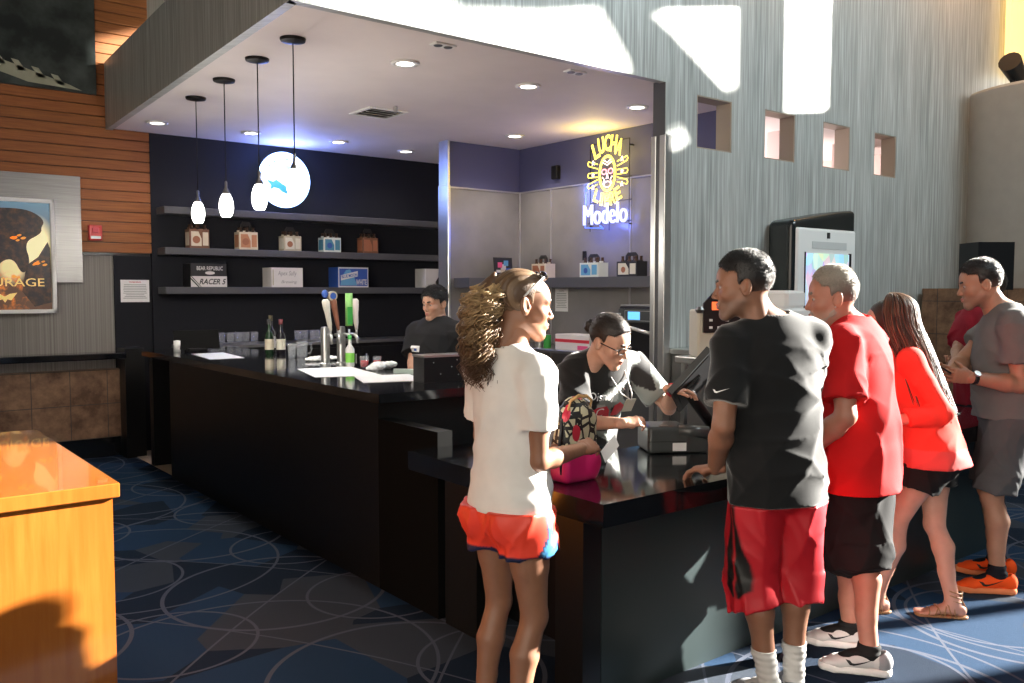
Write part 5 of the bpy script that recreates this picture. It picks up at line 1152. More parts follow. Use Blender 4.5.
        D = SDF(np.array([a[0], a[1], base]) - [.26, .26, .005], np.array([a[0], a[1], base]) + [.26, .26, .08], .004)
        for q in ((ec(P(-.06, 0, .018), P(.05, 0, .016), (.041 * K, .030), (.040 * K, .030), sd)), ec(P(.05, 0, .016), P(.14, 0, .016), (.041 * K, .030), (.050 * K, .03), sd), ec(P(.14, 0, .016), P(.175, 0, .018), (.050 * K, .03), (.036 * K, .03), sd)): D.op(q, .01)
        D.cut((0, 0, base + .001), (0, 0, -1)); D.cut((0, 0, base + .032 * K), (0, 0, 1)); V, Q = D.mesh(); s.put('sole', V, Q, 'cloth', np.array(sole), sh)
        mb = MB()
        for q in range(5):
            f = .03 + .018 * q; z = .098 - .0095 * q; mb.tube([P(f, -.022, z - .008), P(f + .004, 0, z + .002), P(f, .022, z - .008)], .0032, 6)
        lo = s.putmb('laces', mb, MATS[lace], sh)
        if logo:
            sw = [(-.045, .012), (-.030, -.006), (-.016, -.008), (.055, .022), (-.012, .002), (-.022, .002), (-.030, .010)]
            for side_ in (-1, 1):
                dd = sd * side_; decal(s, sh, P(.045, side_ * .12, .050), -dd, -td, s.U, [sw], logo, 'swoosh', sh, scale=1.15 * K)
        return sh
def decal(s, target, org, ray, right, up, polys, m, name, parent, scale=1., lift=.0015, sub=.008, text=None):
    """flat mark wrapped on the surface of a garment"""
    me = target.data; M = Vector(s.pos); bv = BVHTree.FromPolygons([v.co + M for v in me.vertices], [tuple(p.vertices) for p in me.polygons]); out = MB()
    right, up, ray, org = Vector(nrm(right)), Vector(nrm(up)), Vector(nrm(ray)), Vector(org)
    if text: vs2, fs2 = text
    else:
        vs2 = []; fs2 = []
        import bmesh
        for pl in polys:
            b = bmesh.new(); b.faces.new([b.verts.new((p[0], p[1], 0)) for p in pl]); bmesh.ops.triangulate(b, faces=b.faces[:])
            for _ in range(5):
                es = [e for e in b.edges if e.calc_length() * scale > sub]
                if not es: break
                bmesh.ops.subdivide_edges(b, edges=es, cuts=1); bmesh.ops.triangulate(b, faces=b.faces[:])
            b.verts.index_update(); o = len(vs2); vs2 += [v.co.copy() for v in b.verts]; fs2 += [tuple(v.index + o for v in f.verts) for f in b.faces]; b.free()
    P = []; ok = []
    for v in vs2:
        o = org + right * v[0] * scale + up * v[1] * scale; loc, nn, idx, dist = bv.ray_cast(o, ray, .6)
        ok.append(loc is not None); P.append(tuple(loc - ray * lift) if loc is not None else tuple(o))
    fs = [f for f in fs2 if all(ok[i] for i in f)]
    if not fs: print('decal missed', name); return None
    out.add(P, fs); return s.putmb(name, out, m, parent, smooth=False)
def short_hair(s, c, th=.010, front=.070, seed=2, amp=.003, gray=None, fade=True, top=.006, nape=-.075, name='hair', back=.0, n=5200, ln=.013, temple=.047):
    D = SDF((-.11, -.14, -.12), (.11, .13, .16), .003)
    D.op(el((0, -.015, .040), (.076 + th, .097 + th, .083 + th)), 0); D.op(el((0, -.01, .060), (.070 + top, .090 + top, .075 + top)), .02); D.op(el((0, .050, .042), (.056 + th * .8, .042 + th * .8, .045 + th)), .02)
    D.disp(lambda X, Y, Z: amp * .5 * np.sin(X * 70 + 40 * Z) * np.sin(Y * 60 - 50 * Z))
    p0 = np.array([0, .085, front]); p1 = np.array([0, -.055, nape]); dv = p1 - p0; nn = nrm([0, dv[2], -dv[1]]); nn = nn if nn[2] < 0 else -nn
    D.cut(p0, nn, .006)
    for sg in (-1, 1): D.op(bx((sg * .085, .063, .0), (.05, .045, temple), .015), .006, 's'); D.op(el((sg * .088, -.006, -.006), (.03, .022, .034)), .004, 's')
    V, Q = D.mesh(); C = np.tile(np.array(c, float), (len(V), 1)); cc = np.array([0, -.015, .03]); N = V - cc; N = N / np.linalg.norm(N, axis=1, keepdims=True)
    if gray is not None: t = np.clip((V[:, 2] - .02) / .08, 0, 1)[:, None]; C = C * t + np.array(gray) * (1 - t)
    C0 = C.copy()
    if fade:
        t = np.clip((.03 - V[:, 2]) / .09, 0, .5)[:, None]; C = C * (1 - t) + s.skin * .5 * t
    ob = s.put(name, s.hw(V), Q, 'hair', C)
    surf = (np.abs(((V - [0, -.015, .045]) / [.076 + th, .097 + th, .085 + th])) ** 2).sum(1) > .88; idx = np.nonzero(surf)[0]; rs = np.random.RandomState(seed); pick = rs.choice(idx, min(n, len(idx) * 2)); paths = []; cols = []
    for q in pick:
        fl = np.array([rs.randn() * .35, .45 * (1 if V[q][2] > .08 else -.2), -.5 if V[q][2] < .09 else .15]) ; d = nrm(N[q] * .75 + fl + rs.randn(3) * .22); L = ln * (.6 + .6 * rs.rand()) * (1. if V[q][2] > .05 else .55); b = V[q] - N[q] * .003
        paths.append([s.hwp(b), s.hwp(b + d * L * .5), s.hwp(b + nrm(d + np.array([0, 0, -.4])) * L)]); cols.append(tuple(C0[q] * (.6 + .9 * rs.rand())))
    strands(s, name + '_strands', paths, .0011, cols, n=3, parent=ob)
    return ob
def strands(s, name, paths, r, cols, m='hair', n=4, parent=None):
    """many hair strands as one mesh; paths in world space"""
    mb = MB(); C = []
    for p, c in zip(paths, cols):
        L = len(p); k0 = len(mb.v); mb.tube([tuple(q) for q in p], [r * (1 - .6 * (i / (L - 1)) ** 2) for i in range(L)], n, cap=False); C += [c] * (len(mb.v) - k0) if not isinstance(c, list) else [c[i // n] for i in range(len(mb.v) - k0)]
    ob = s.putmb(name, mb, m, parent); at = ob.data.color_attributes.new('Col', 'FLOAT_COLOR', 'POINT'); c4 = np.ones((len(C), 4), F32); c4[:, :3] = np.array(C); at.data.foreach_set('color', c4.ravel()); return ob
# ------------------------------------------------------------------ the cast
NAV = (.012, .012, .014)
def flatc(c): return lambda V: np.tile(np.array(c, float), (len(V), 1))
# 1. woman with the long curly ponytail
p = Person('woman in white tee and coral red shorts with long curly ponytail, at the counter end', (1.865, 2.375), 48, 1.68, (.27, .125, .072), False, 1.0, head=(28, 6, 0, .015, .02, .03), hips=.95, lk=.93, thigh=.222,
    feet=[dict(p=(1.80, 2.46), az=42), dict(p=(1.80, 2.27), az=56)], arms=(dict(hand=(2.16, 2.58, 1.0), elbow=(1.80, 2.75, .9), dir=(1, -.3, 0), palm=(0, -.7, -.7), curl=30), dict(hand=(2.115, 2.275, 1.055), elbow=(1.60, 2.16, .95), dir=(.93, .15, .12), palm=(.1, .6, -.8), thumb=(0, .8, .6), curl=[34, 36, 40, 42], thumbcurl=30)))
p.body(stub=None); W1 = p
p.shirt('t_shirt', 'cloth', flatc((.80, .77, .74)), o=.012, hem=.515, sleeve=.62, seed=3, loose=.008, amp=.006, slo=.010, neck=.060)
def c1(V):
    C = np.tile(np.array([.86, .055, .025]), (len(V), 1)); rel = V - W1.pos; r = rel @ W1.R; f = rel @ W1.F; z = V[:, 2]
    edge = .02 + np.clip((z - .72) / .14, 0, 1) * .055; sidep = (np.abs(r) > .09) & (np.abs(f - .02) < .012 + np.clip((.80 - z) / .1, 0, 1) * .055); C[sidep] = (.035, .22, .46)
    C[(np.abs(r) > .095) & ((np.abs(np.abs(f - .02) - (.015 + np.clip((.80 - z) / .1, 0, 1) * .055)) < .006))] = (.01, .015, .06); C[z < .735] = (.01, .015, .06); return C
p.shorts('running_shorts', 'satin', c1, bottom=.43, o=.006, flare=.022, top=.522, seed=4, amp=.006)
for i in (0, 1): p.shoe(i, (.5, .5, .52), (.7, .7, .7), 'white_paper', sz=.9)
D = SDF((-.11, -.15, -.10), (.11, .12, .16), .003)      # hair pulled back over the skull
D.op(el((0, -.017, .042), (.081, .102, .088)), 0); D.op(el((0, -.105, .055), (.035, .035, .035)), .02); D.cut((0, .085, .072), nrm([0, .155, -.15]), .006)
for sg in (-1, 1): D.op(el((sg * .088, -.004, -.004), (.032, .026, .036)), .004, 's'); D.op(bx((sg * .085, .07, .0), (.05, .05, .05), .01), .006, 's')
D.disp(lambda X, Y, Z: .0012 * np.sin(X * 420 + Y * 60)); V, Q = D.mesh(); n_ = np.sin(V[:, 0] * 300)[:, None] * .5 + .5; p.put('hair', p.hw(V), Q, 'hair', np.array([.10, .055, .03]) * (1 - n_ * .4) + np.array([.30, .19, .10]) * n_ * .4)
rs = np.random.RandomState(7); hp_ = []; hc_ = []
for lk in range(74):
    a_ = rs.rand() * 6.283; rr = math.sqrt(rs.rand()) * .98; ln = .25 + .17 * rs.rand() ** .8; ph = rs.rand() * 6.28; fr = 26 + 22 * rs.rand(); am = .010 + .010 * rs.rand(); b = rs.rand(); x0 = rs.uniform(-.02, .02)
    for q in range(13):
        ox, oy = rs.randn(2) * .0045; dph = rs.randn() * .25; pts = []; l2 = ln * (.9 + .12 * rs.rand())
        for i in range(30):
            t = i / 29; g = min(1, t * 3.0); env = .020 + .088 * g * (1 - .42 * t); cz = .080 - l2 * t + .035 * math.sin(min(t * 3.2, 1.57)); cy = -.110 - .070 * math.sin(min(t * 2.4, 1.57)) + .045 * t
            e2 = 1 + .8 * t; x = .0 + rr * env * .92 * math.cos(a_) + g * am * math.sin(fr * t + ph + dph) + ox * e2 * g + x0 * t; y = cy + rr * env * .66 * math.sin(a_) + g * am * math.cos(fr * t + ph + dph) + oy * e2 * g; pts.append(p.hwp((x, y, cz + .004 * math.sin(fr * 1.3 * t + ph))))
        hp_.append(pts); b2 = rs.rand() * .3; hc_.append([tuple(lerp((.085, .038, .018), (.70, .48, .24), np.clip((b * .6 + b2 + .25) * (1.15 - 1.1 * i / 29) - .08, 0, 1))) for i in range(30)])
strands(p, 'ponytail', hp_, .0019, hc_)
D = SDF((-.10, -.17, -.26), (.12, -.02, .12), .006)     # inner mass of the ponytail
for i in range(9):
    t = i / 9; D.op(el((.01, -.115 - .075 * math.sin(min(t * 2.4, 1.57)) + .035 * t, .075 - .33 * t + .035 * math.sin(min(t * 3.2, 1.57))), (.016 + .055 * min(1, t * 3.2) * (1 - .6 * t), .014 + .036 * min(1, t * 3.2) * (1 - .6 * t), .035)), .02)
V, Q = D.mesh(); p.put('ponytail', p.hw(V), Q, 'hair', (.12, .06, .03))
mb = MB()   # sunglasses pushed up on the head
for sg in (-1, 1): mb.tube([p.hwp((sg * .086, y, z)) for y, z in ((-.02, .03), (.01, .07), (.045, .105))], .0035, 6)
mb.tube([p.hwp((x, .05 - abs(x) * .1, .118 - x * x * 3)) for x in np.linspace(-.075, .075, 9)], .003, 6); p.putmb('sunglasses', mb, 'white_plastic')
mb = MB()
for sg in (-1, 1): mb.ell((0, 0, 0), (.001, .001, .001), 4)
D = SDF((-.1, -.02, .04), (.1, .1, .16), .003)
for sg in (-1, 1): D.op(el((sg * .040, .055, .112), (.032, .010, .019), [(1, 0, 0), (0, .8, .6), (0, -.6, .8)]), .002)
V, Q = D.mesh(); p.put('sunglass_lens', p.hw(V), Q, 'wine_dark')
# paper slip in her hand
h = W1.wri[1]; mb = MB(); mb.obox(h + np.array([.14, .0, -.015]), (.025, -.01, .03), (.012, .0, -.022), (0, .0006, 0)); o = mb.build('receipt', 'white_paper'); tag(o, 'small white receipt held by the ponytail woman', 'receipt')

# 2. bartender far behind the bar
p = Person('man in black polo with white name badge standing behind the bar', (3.53, 5.36), -148, 1.66, (.50, .27, .18), True, 1.22, head=(6, 6, 0), belly=.03, arms=(None, dict(hand=(3.26, 5.22, .86), elbow=(3.2, 5.7, 1.1)))); p.body(brow=(.01, .01, .01)); BT_ = p
p.shirt('polo_shirt', 'cloth', flatc((.016, .016, .018)), hem=.50, sleeve=.75, seed=8, slo=.018, amp=.005)
p.shorts('trousers', 'cloth', flatc((.02, .02, .025)), bottom=.06, flare=.01, top=.505)
for i in (0, 1): p.shoe(i, (.02, .02, .02), (.03, .03, .03), 'black_plastic')
short_hair(p, (.012, .010, .010), .008, .078, nape=-.06, top=.012, fade=False, ln=.018)
def badge(p, tgt, r_, z, w_, h_, m, name, extra=None):
    o = p.tw(r_, .4, z); decal(p, tgt, o, -p.front_up if hasattr(p, 'front_up') else -p.F, p.side_up, p.axis_up, [[(-w_ / 2, -h_ / 2), (w_ / 2, -h_ / 2), (w_ / 2, h_ / 2), (-w_ / 2, h_ / 2)]], m, name, p.root, lift=.004)
SH_ = [c for c in p.root.children if c.name.startswith('polo_shirt')][0]
fr = p.F
def fdecal(p, tgt, r_, z, polys, m, name, lift=.003, text=None, rot=0., scale=1.):
    o = p.tw(r_, .0, z) + p.front * .45; ri = p.side_up * -1; upv = p.axis_up; c_, s_ = math.cos(rot), math.sin(rot)
    return decal(p, tgt, o, -p.front, ri * c_ + upv * s_, upv * c_ - ri * s_, polys, m, name, p.root, lift=lift, text=text, scale=scale)
def setfront(p): p.front = nrm(np.cross(p.axis_up, p.side_up)); p.front = p.front if p.front @ p.F > 0 else -p.front
setfront(p)
fdecal(p, SH_, .07, 1.20, [[(-.036, -.022), (.036, -.022), (.036, .022), (-.036, .022)]], 'white_paper', 'name_badge'); fdecal(p, SH_, .07, 1.195, [[(-.012, -.01), (.014, -.01), (.014, .008), (-.012, .008)]], 'c_blue', 'badge_mark', lift=.005)

# 3. woman serving at the register
p = Person('woman in black printed tee and glasses leaning over the register behind the counter', (2.99, 3.25), 152, 1.66, (.58, .33, .235), False, 1.12, lean=33, twist=0, head=(-26, 24, 6, .075, .03, -.03), belly=.02, sw=1.06,
    arms=(dict(hand=(3.10, 2.72, 1.16), elbow=(3.40, 2.95, .90), dir=(.7, -.5, -.12), palm=(.1, -.3, -.9), curl=22), dict(hand=(2.76, 2.70, 1.035), elbow=(2.55, 3.0, .80), dir=(.75, -.45, .12), palm=(.1, -.1, -1), thumb=(.3, .7, .5), curl=[30, 38, 42, 45])))
p.body(brow=(.03, .02, .015)); EM = p; setfront(p)
def c3(V):
    C = np.tile(np.array([.022, .022, .023]), (len(V), 1)); rel = V - EM.pelvis; r = rel @ EM.side_up; a = rel @ EM.axis_up; f = rel @ EM.front
    w_ = (np.sin(r * 30 + a * 22) + .6 * np.sin(a * 55 - r * 35)); left = (r < .10) & (f > -.02)
    reg = (f > .02) & (np.hypot((r + .06) / .14, (a - .27) / .15) < 1); C[reg & (w_ > -.5)] = (.20, .23, .22); C[reg & (w_ > .7)] = (.42, .45, .44); C[(f > -.03) & (r < -.085) & (a > .2) & (w_ > .1)] = (.24, .27, .26); return C
sh = p.shirt('t_shirt', 'cloth_dark', c3, o=.014, hem=.42, sleeve=.72, seed=12, slo=.020, loose=.02, amp=.006)
p.shorts('trousers', 'cloth', flatc((.02, .02, .022)), bottom=.06, flare=.01, top=.43)
for i in (0, 1): p.shoe(i, (.02, .02, .02), (.03, .03, .03), 'black_plastic')
fdecal(p, sh, .0, 1.165, [[(-.095, -.03), (-.05, -.045), (.01, -.035), (.0, .01), (-.02, .035), (-.07, .03), (-.1, .01)], [(.015, -.02), (.06, -.02), (.085, .03), (.05, .055), (.02, .04)]], 'c_red', 'red_print')
t_ = text_data('Disney', .05, shear=.3); fdecal(p, sh, .055, 1.245, None, 'white_paper', 'print_lettering', text=t_, rot=.12); t_ = text_data('PIXAR', .036); fdecal(p, sh, -.035, 1.265, None, 'white_paper', 'print_lettering', text=t_, rot=.15)
t_ = text_data('C', .07); fdecal(p, sh, .055, 1.165, None, 'white_paper', 'print_initial', text=t_, lift=.006)
fdecal(p, sh, -.04, 1.10, [[(-.05, .02), (.045, .03), (.03, -.03), (-.01, -.055)]], 'white_paper', 'white_print', lift=.0045)
mb = MB(); o = p.tw(-.105, .150, 1.20); mb.obox(o, p.side_up * .028, p.axis_up * .038, p.front * .002); p.putmb('id_badge', mb, 'c_ivory', smooth=False)
mb = MB(); n0 = p.neck + p.front * .03; mb.tube([n0 + p.side_up * .06 + p.axis_up * .02, lerp(n0, o, .5) + p.side_up * .03 + p.front * .075, o + p.axis_up * .035 + p.front * .004, lerp(n0, o, .5) - p.side_up * .03 + p.front * .075, n0 - p.side_up * .06 + p.axis_up * .02], .003, 6); p.putmb('lanyard', mb, 'c_white')
short_hair(p, (.022, .014, .011), .005, .098, nape=-.07, top=.005, amp=.0015, fade=False, ln=.007, temple=.06)
D = SDF((-.05, -.18, -.04), (.05, -.06, .09), .003); D.op(el((0, -.125, .028), (.034, .026, .034)), 0); D.disp(lambda X, Y, Z: .003 * np.sin(X * 190) * np.sin(Z * 170)); V, Q = D.mesh(); p.put('hair_bun', p.hw(V), Q, 'hair', (.022, .014, .011))
mb = MB()
for sg in (-1, 1):
    mb.tube([p.hwp((sg * .031 + .025 * math.cos(a_), .102 - abs(sg * .031 + .025 * math.cos(a_)) * .12, .0 + .0165 * math.sin(a_))) for a_ in np.linspace(0, 6.2832, 17)], .0022, 5, cap=False); mb.tube([p.hwp(q) for q in ((sg * .057, .095, .004), (sg * .076, .06, .008), (sg * .083, .0, .008))], .0022, 5)
mb.tube([p.hwp((-.008, .103, .004)), p.hwp((0, .107, .007)), p.hwp((.008, .103, .004))], .0022, 5); p.putmb('glasses', mb, 'black_plastic')
mb = MB(); w_ = p.wri[0]; d = nrm(w_ - p.elb[0]); mb.tube([w_ - d * .02, w_ + d * .002], .032, 14); p.putmb('wristband', mb, 'c_red')

# 4. man in black tee, back to us
p = Person('man in black tee and long red shorts with back turned, leaning on the counter', (2.875, 1.985), -14, 1.79, (.27, .125, .075), True, 1.02, lean=3, side=-3, head=(-60, 4, 0, -.075, .0, .0), sw=.96,
    feet=[dict(p=(2.825, 1.97), az=-25), dict(p=(2.955, 1.95), az=12)], arms=(dict(hand=(2.73, 2.17, .925), elbow=(2.45, 1.90, 1.1), dir=(-.2, .7, -.12), palm=(0, 0, -1), thumb=(.8, .2, 0), curl=26), dict(hand=(3.14, 2.25, .98), elbow=(3.30, 1.85, .7), dir=(-.7, .5, 0), palm=(0, 0, -1), curl=25)))
p.body(brow=(.012, .01, .008), stub=(.10, .075, .06, .55)); BK = p
sh = p.shirt('t_shirt', 'cloth_dark', flatc((.010, .0105, .0115)), hem=.452, sleeve=.74, seed=21, loose=.010, slo=.009, amp=.007, o=.013)
def c4(V):
    C = np.tile(np.array([.52, .012, .022]), (len(V), 1)); rel = V - BK.pos; r = rel @ BK.R; f = rel @ BK.F; z = V[:, 2]
    hw_ = .048 * np.clip((z - .42) / .06, .02, 1) * np.clip((.83 - z) / .25, .35, 1); m_ = np.clip((hw_ - np.abs(f + .005)) / .008 + .5, 0, 1) * np.clip((-.05 - r) / .02, 0, 1) * np.clip((z - .435) / .008, 0, 1); m_ = m_ * (1 - .8 * np.clip(1.3 - np.abs(f + .005) / .006, 0, 1)); return C * (1 - m_[:, None]) + np.array([.008, .008, .008]) * m_[:, None]
p.shorts('basketball_shorts', 'satin', c4, bottom=.218, o=.012, flare=.018, seed=14, amp=.008, top=.450)
short_hair(p, (.014, .012, .012), .003, .097, nape=-.08, top=.008, temple=.064, ln=.010)
for i in (0, 1): p.sock(i, .14, (.62, .60, .58)); p.shoe(i, (.30, .31, .33), (.70, .70, .70), 'white_paper', 'black_plastic')
decal(p, sh, lerp(p.sh[0], p.elb[0], .56) - p.R * .3 - p.F * .25, p.R + p.F * .8, -p.F * .8 + p.R, p.U, [[(-.045, .012), (-.030, -.006), (-.016, -.008), (.055, .022), (-.012, .002), (-.022, .002), (-.030, .010)]], 'white_paper', 'swoosh', p.root, scale=.62)

# 5. older man in red tee
p = Person('grey haired older man in bright red tee and black shorts, second in line', (3.52, 2.0), -52, 1.76, (.42, .185, .125), True, 1.1, lean=7, side=0, head=(-26, 4, 0, -.045, .035, -.02), belly=.03,
    feet=[dict(p=(3.62, 2.10), az=-70), dict(p=(3.43, 1.90), az=-72)], arms=(dict(hand=(3.27, 2.12, .93), elbow=(3.20, 1.80, .95), dir=(-.5, .6, -.1), palm=(0, 0, -1), curl=25), dict(hand=(3.62, 2.25, .95), elbow=(3.9, 2.2, 1.1), dir=(-.6, .5, 0), palm=(0, 0, -1), curl=25)))
p.hs = np.array([.97, .97, 1.08]); p.body(brow=(.16, .13, .11), stub=(.42, .33, .28, .5)); OL = p
p.shirt('t_shirt', 'cloth', flatc((.52, .010, .012)), hem=.435, sleeve=.78, seed=31, loose=.016, slo=.018, amp=.0065, o=.015, hemflare=.0, f=22)
p.shorts('shorts', 'cloth', flatc((.010, .010, .011)), bottom=.235, o=.014, flare=.026, seed=33, top=.445)
short_hair(p, (.34, .30, .25), .0015, .104, nape=-.08, top=.0045, gray=(.13, .11, .095), amp=.0015, ln=.009, temple=.055)
D = SDF((-.08, -.02, -.14), (.08, .12, -.03), .003)      # short grey beard
for sg in (-1, 1): D.op(ec((sg * .052, .005, -.050), (sg * .020, .072, -.098), .0185, .0175), .02); D.op(ec((sg * .022, .086, -.060), (sg * .020, .082, -.085), .007, .007), .006)
D.op(el((0, .074, -.100), (.0245, .0205, .0195)), .015); D.op(ec((-.018, .0925, -.052), (.018, .0925, -.052), (.006, .004), (.006, .004), (0, 0, 1)), .003); D.op(ec((-.02, .10, -.064), (.02, .10, -.064), .010, .010), .003, 's'); D.disp(lambda X, Y, Z: .0012 * np.sin(X * 400) * np.sin(Z * 420 + Y * 300)); V, Q = D.mesh(); p.put('beard', p.hw(V), Q, 'hair', (.33, .28, .24))
mb = MB(); mb.ell(p.hwp((-.082, .0, -.030)), (.004, .004, .005), 8); p.putmb('earring', mb, 'steel')
for i in (0, 1): p.sock(i, .035, (.015, .015, .015)); p.shoe(i, (.62, .60, .59), (.78, .77, .75), 'white_paper', 'black_plastic', accent=(.30, .30, .32))

# 6. woman with long dark hair in coral top
p = Person('woman with very long dark hair in coral top, black shorts and lace-up sandals', (4.28, 2.07), -62, 1.62, (.56, .29, .215), False, 1.0, lean=15, head=(-6, 4, 0, 0, .05, 0), hips=1.0,
    feet=[dict(p=(4.12, 2.25), az=-95), dict(p=(4.355, 1.985), az=-76)], arms=(dict(hand=(3.98, 2.12, 1.0), elbow=(4.30, 1.80, .90), dir=(-.8, .3, 0), palm=(0, 0, -1), curl=30), dict(hand=(4.05, 2.32, 1.0), elbow=(4.5, 2.4, 1.0), dir=(-.8, .3, 0), palm=(0, 0, -1), curl=30)))
p.arms_done = 1; p.body(brow=(.03, .02, .015), barefoot=True); CO = p
def c6(V): C = np.tile(np.array([.72, .060, .042]), (len(V), 1)); z = V[:, 2]; C[z < .86] = (.62, .085, .08); return C
p.shirt('top', 'cloth', c6, hem=.475, sleeve=1.72, seed=41, loose=.035, slo=.016, amp=.006, hemflare=.012, neck=.075)
p.shorts('shorts', 'cloth', flatc((.012, .012, .013)), bottom=.405, o=.014, flare=.018, seed=43, top=.485)
D = SDF((-.12, -.16, -.16), (.12, .12, .16), .0035); D.op(el((0, -.018, .042), (.086, .106, .092)), 0); D.op(el((0, -.05, -.05), (.088, .080, .10)), .04); D.op(bx((0, .115, -.05), (.048, .11, .115), .03), .01, 's'); V, Q = D.mesh(); p.put('hair', p.hw(V), Q, 'hair', (.035, .018, .012))
rs = np.random.RandomState(11); hp_ = []; hc_ = []
for q in range(520):
    a_ = rs.uniform(-.22, 3.36); cx, cy = math.cos(a_), -math.sin(a_); ln = .46 + .14 * rs.rand(); o_ = .003 + .022 * rs.rand(); ph = rs.rand() * 6; pts = []; wv = .004 + .004 * rs.rand(); sp_ = rs.uniform(-.02, .02)
    for i in range(22):
        t = i / 21
        if t < .25: th = t / .25 * 1.45; rx = .088 + o_; x = cx * rx * math.sin(th + .12); y = -.018 + cy * (.106 + o_) * math.sin(th + .12); z = .042 + (.090 + o_) * math.cos(th)
        else:
            u = (t - .25) / .75; x = cx * (.088 + o_ + .035 * math.sin(min(u * 4, 1.57)) * (1 - .3 * u)) + wv * math.sin(u * 12 + ph) + sp_ * u; y = -.018 + cy * (.106 + o_) - (.05 + .02 * max(cy, 0)) * u * 1.2 - .02 * math.sin(min(u * 4, 1.57)); z = .05 - ln * u
        pts.append(p.headc + p.R * x * 1.0 + p.F * (y) + p.U * z)
    pts = [q_ - p.F * (.16 * max(0, (i / 21 - .35))) for i, q_ in enumerate(pts)]
    hp_.append(pts); b = rs.rand(); hc_.append(tuple(lerp((.035, .018, .012), (.20, .11, .065), b ** 2)))
strands(p, 'long_hair', hp_, .0034, hc_)
for i in (0, 1):
    a = p.ank[i]; td = p.toe[i]; K = p.k * .95; sd = np.cross(td, p.U); base = a[2] - .052 * p.H; P2 = lambda f, r, z: np.array([a[0], a[1], base]) + td * f * K + sd * r * K + p.U * z * K
    D = SDF(np.array([a[0], a[1], base]) - [.24, .24, .01], np.array([a[0], a[1], base]) + [.24, .24, .05], .004); D.op(ec(P2(-.05, 0, 0), P2(.06, 0, 0), (.036 * K, .03), (.036 * K, .03), sd), 0); D.op(ec(P2(.06, 0, 0), P2(.165, 0, 0), (.036 * K, .03), (.046 * K, .03), sd), .01); D.cut((0, 0, base + .001), (0, 0, -1)); D.cut((0, 0, base + .013), (0, 0, 1)); V, Q = D.mesh(); so = p.put('sandal', V, Q, 'leather')
    mb = MB()
    def strap(f, z0, f2, w_=.044, hgt=.03):
        mb.tube([P2(f, -w_, .012), P2(lerp(f, f2, .5), -w_ * .8, z0 * .8), P2(f2, 0, z0), P2(lerp(f, f2, .5), w_ * .8, z0 * .8), P2(f, w_, .012)], .0035, 6)
    for f, z, f2, w_ in ((.13, .042, .12, .048), (.10, .056, .07, .048), (.06, .066, .095, .045), (.05, .078, .03, .044), (.01, .090, .045, .042), (-.01, .10, .012, .042)): strap(f, z, f2, w_)
    for zz, rr_ in ((.10, .040), (.125, .039), (.15, .040)): mb.tube([P2(-.006 + rr_ * math.cos(q), rr_ * .92 * math.sin(q), zz + .008 * math.cos(q)) for q in np.linspace(0, 6.2832, 15)], .0035, 5, cap=False)
    mb.tube([P2(-.06, 0, .012), P2(-.072, 0, .05), P2(-.046, 0, .10), P2(-.046, 0, .15)], .006, 6); p.putmb('strap', mb, 'leather', so)

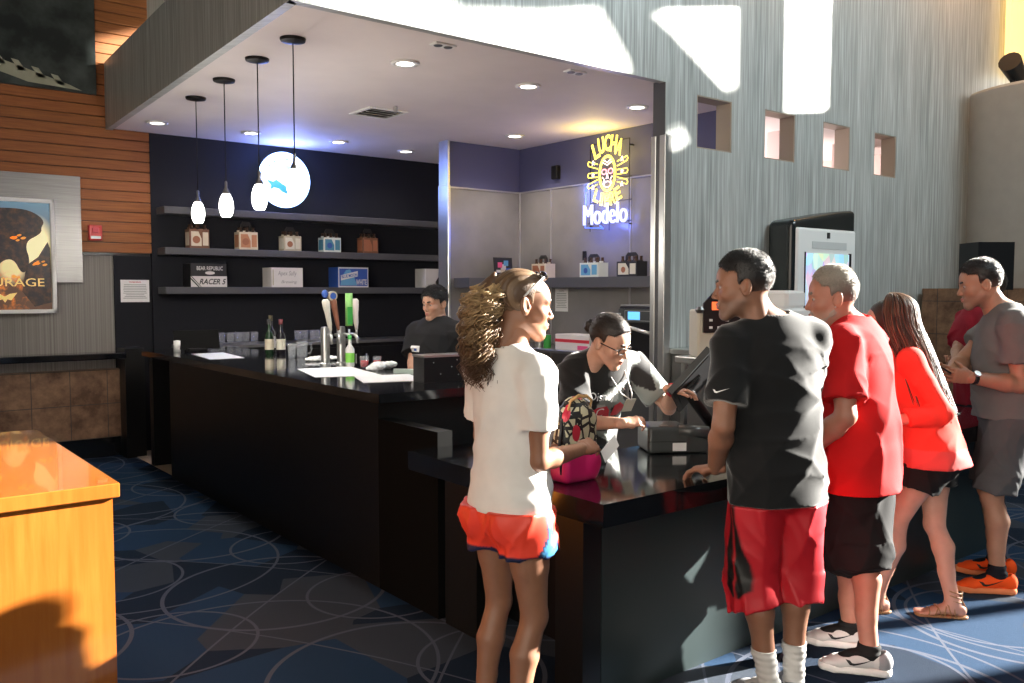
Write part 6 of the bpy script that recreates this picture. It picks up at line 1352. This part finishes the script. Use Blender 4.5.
# 7. man in grey tee
p = Person('man in grey tee and grey shorts with orange running shoes, last in line', (5.04, 2.03), -72, 1.81, (.38, .20, .13), True, 1.04, lean=4, head=(-2, 10, 0, 0, .09, 0), belly=.01,
    feet=[dict(p=(4.90, 2.0), az=-78), dict(p=(5.18, 2.12), az=-60)], arms=(dict(hand=(4.66, 2.07, 1.17), elbow=(4.98, 1.80, 1.0), dir=(-.7, .45, .12), palm=(.2, .6, .6), thumb=(.1, -.3, .9), curl=30), dict(hand=(4.72, 2.22, 1.15), elbow=(5.1, 2.5, 1.0), dir=(-.75, -.1, .1), palm=(-.2, -.7, .5), curl=30)))
p.body(brow=(.015, .012, .01), stub=(.12, .09, .08, .4)); GR = p
p.shirt('t_shirt', 'cloth', flatc((.135, .135, .135)), hem=.515, sleeve=.62, seed=51, loose=.012, slo=.016, amp=.007, o=.014)
p.shorts('shorts', 'cloth', flatc((.085, .088, .095)), bottom=.305, o=.014, flare=.022, seed=53, top=.525)
short_hair(p, (.014, .011, .010), .003, .098, nape=-.075, top=.009, temple=.064, ln=.010)
for i in (0, 1): p.sock(i, .06, (.012, .012, .018)); p.shoe(i, (.95, .10, .015), (.85, .28, .12), 'c_blue', 'black_plastic', sz=1.03)
mb = MB(); w_ = p.wri[0]; d = nrm(w_ - p.elb[0]); mb.tube([w_ - d * .035, w_ - d * .012], .034, 14); wt = p.putmb('wristwatch', mb, 'black_plastic'); mb = MB(); n_ = nrm(np.array([0., -.8, .6]) - d * np.dot([0., -.8, .6], d)); mb.tube([w_ - d * .023 + n_ * .030, w_ - d * .023 + n_ * .040], .017, 14); p.putmb('watch_dial', mb, 'steel', wt, smooth=False)
mb = MB(); c_ = p.wri[0] + d * .10 + np.array([-.0, .03, .02]); mb.obox(c_, np.array([-.06, .02, .03]), np.array([.015, .035, .01]), np.array([-.002, -.002, .004])); o = mb.build('phone', 'black_plastic'); tag(o, 'black phone held by the man in the grey tee', 'phone')
# 8. person mostly hidden behind him
p = Person('person in dark red shirt mostly hidden behind the man in grey', (6.27, 2.71), -85, 1.78, (.45, .26, .18), True, 1.05, lean=4, head=(0, 0, 0, .0, -.09, 0), arms=(dict(hand=(5.82, 2.58, 1.12), elbow=(6.0, 2.2, .95), dir=(-.8, .2, .1), palm=(0, .3, .9), curl=28), dict(hand=(5.85, 2.70, 1.08), elbow=(6.1, 3.0, .9), dir=(-.8, -.1, .1), palm=(0, -.3, .9), curl=28)))
p.body(); p.shirt('t_shirt', 'cloth', flatc((.26, .014, .03)), hem=.47, sleeve=.75, seed=61); p.shorts('trousers', 'cloth', flatc((.02, .02, .03)), bottom=.06, flare=.01, top=.475)
short_hair(p, (.02, .015, .012), .008, .07)
for i in (0, 1): p.shoe(i, (.05, .05, .05), (.2, .2, .2), 'black_plastic')
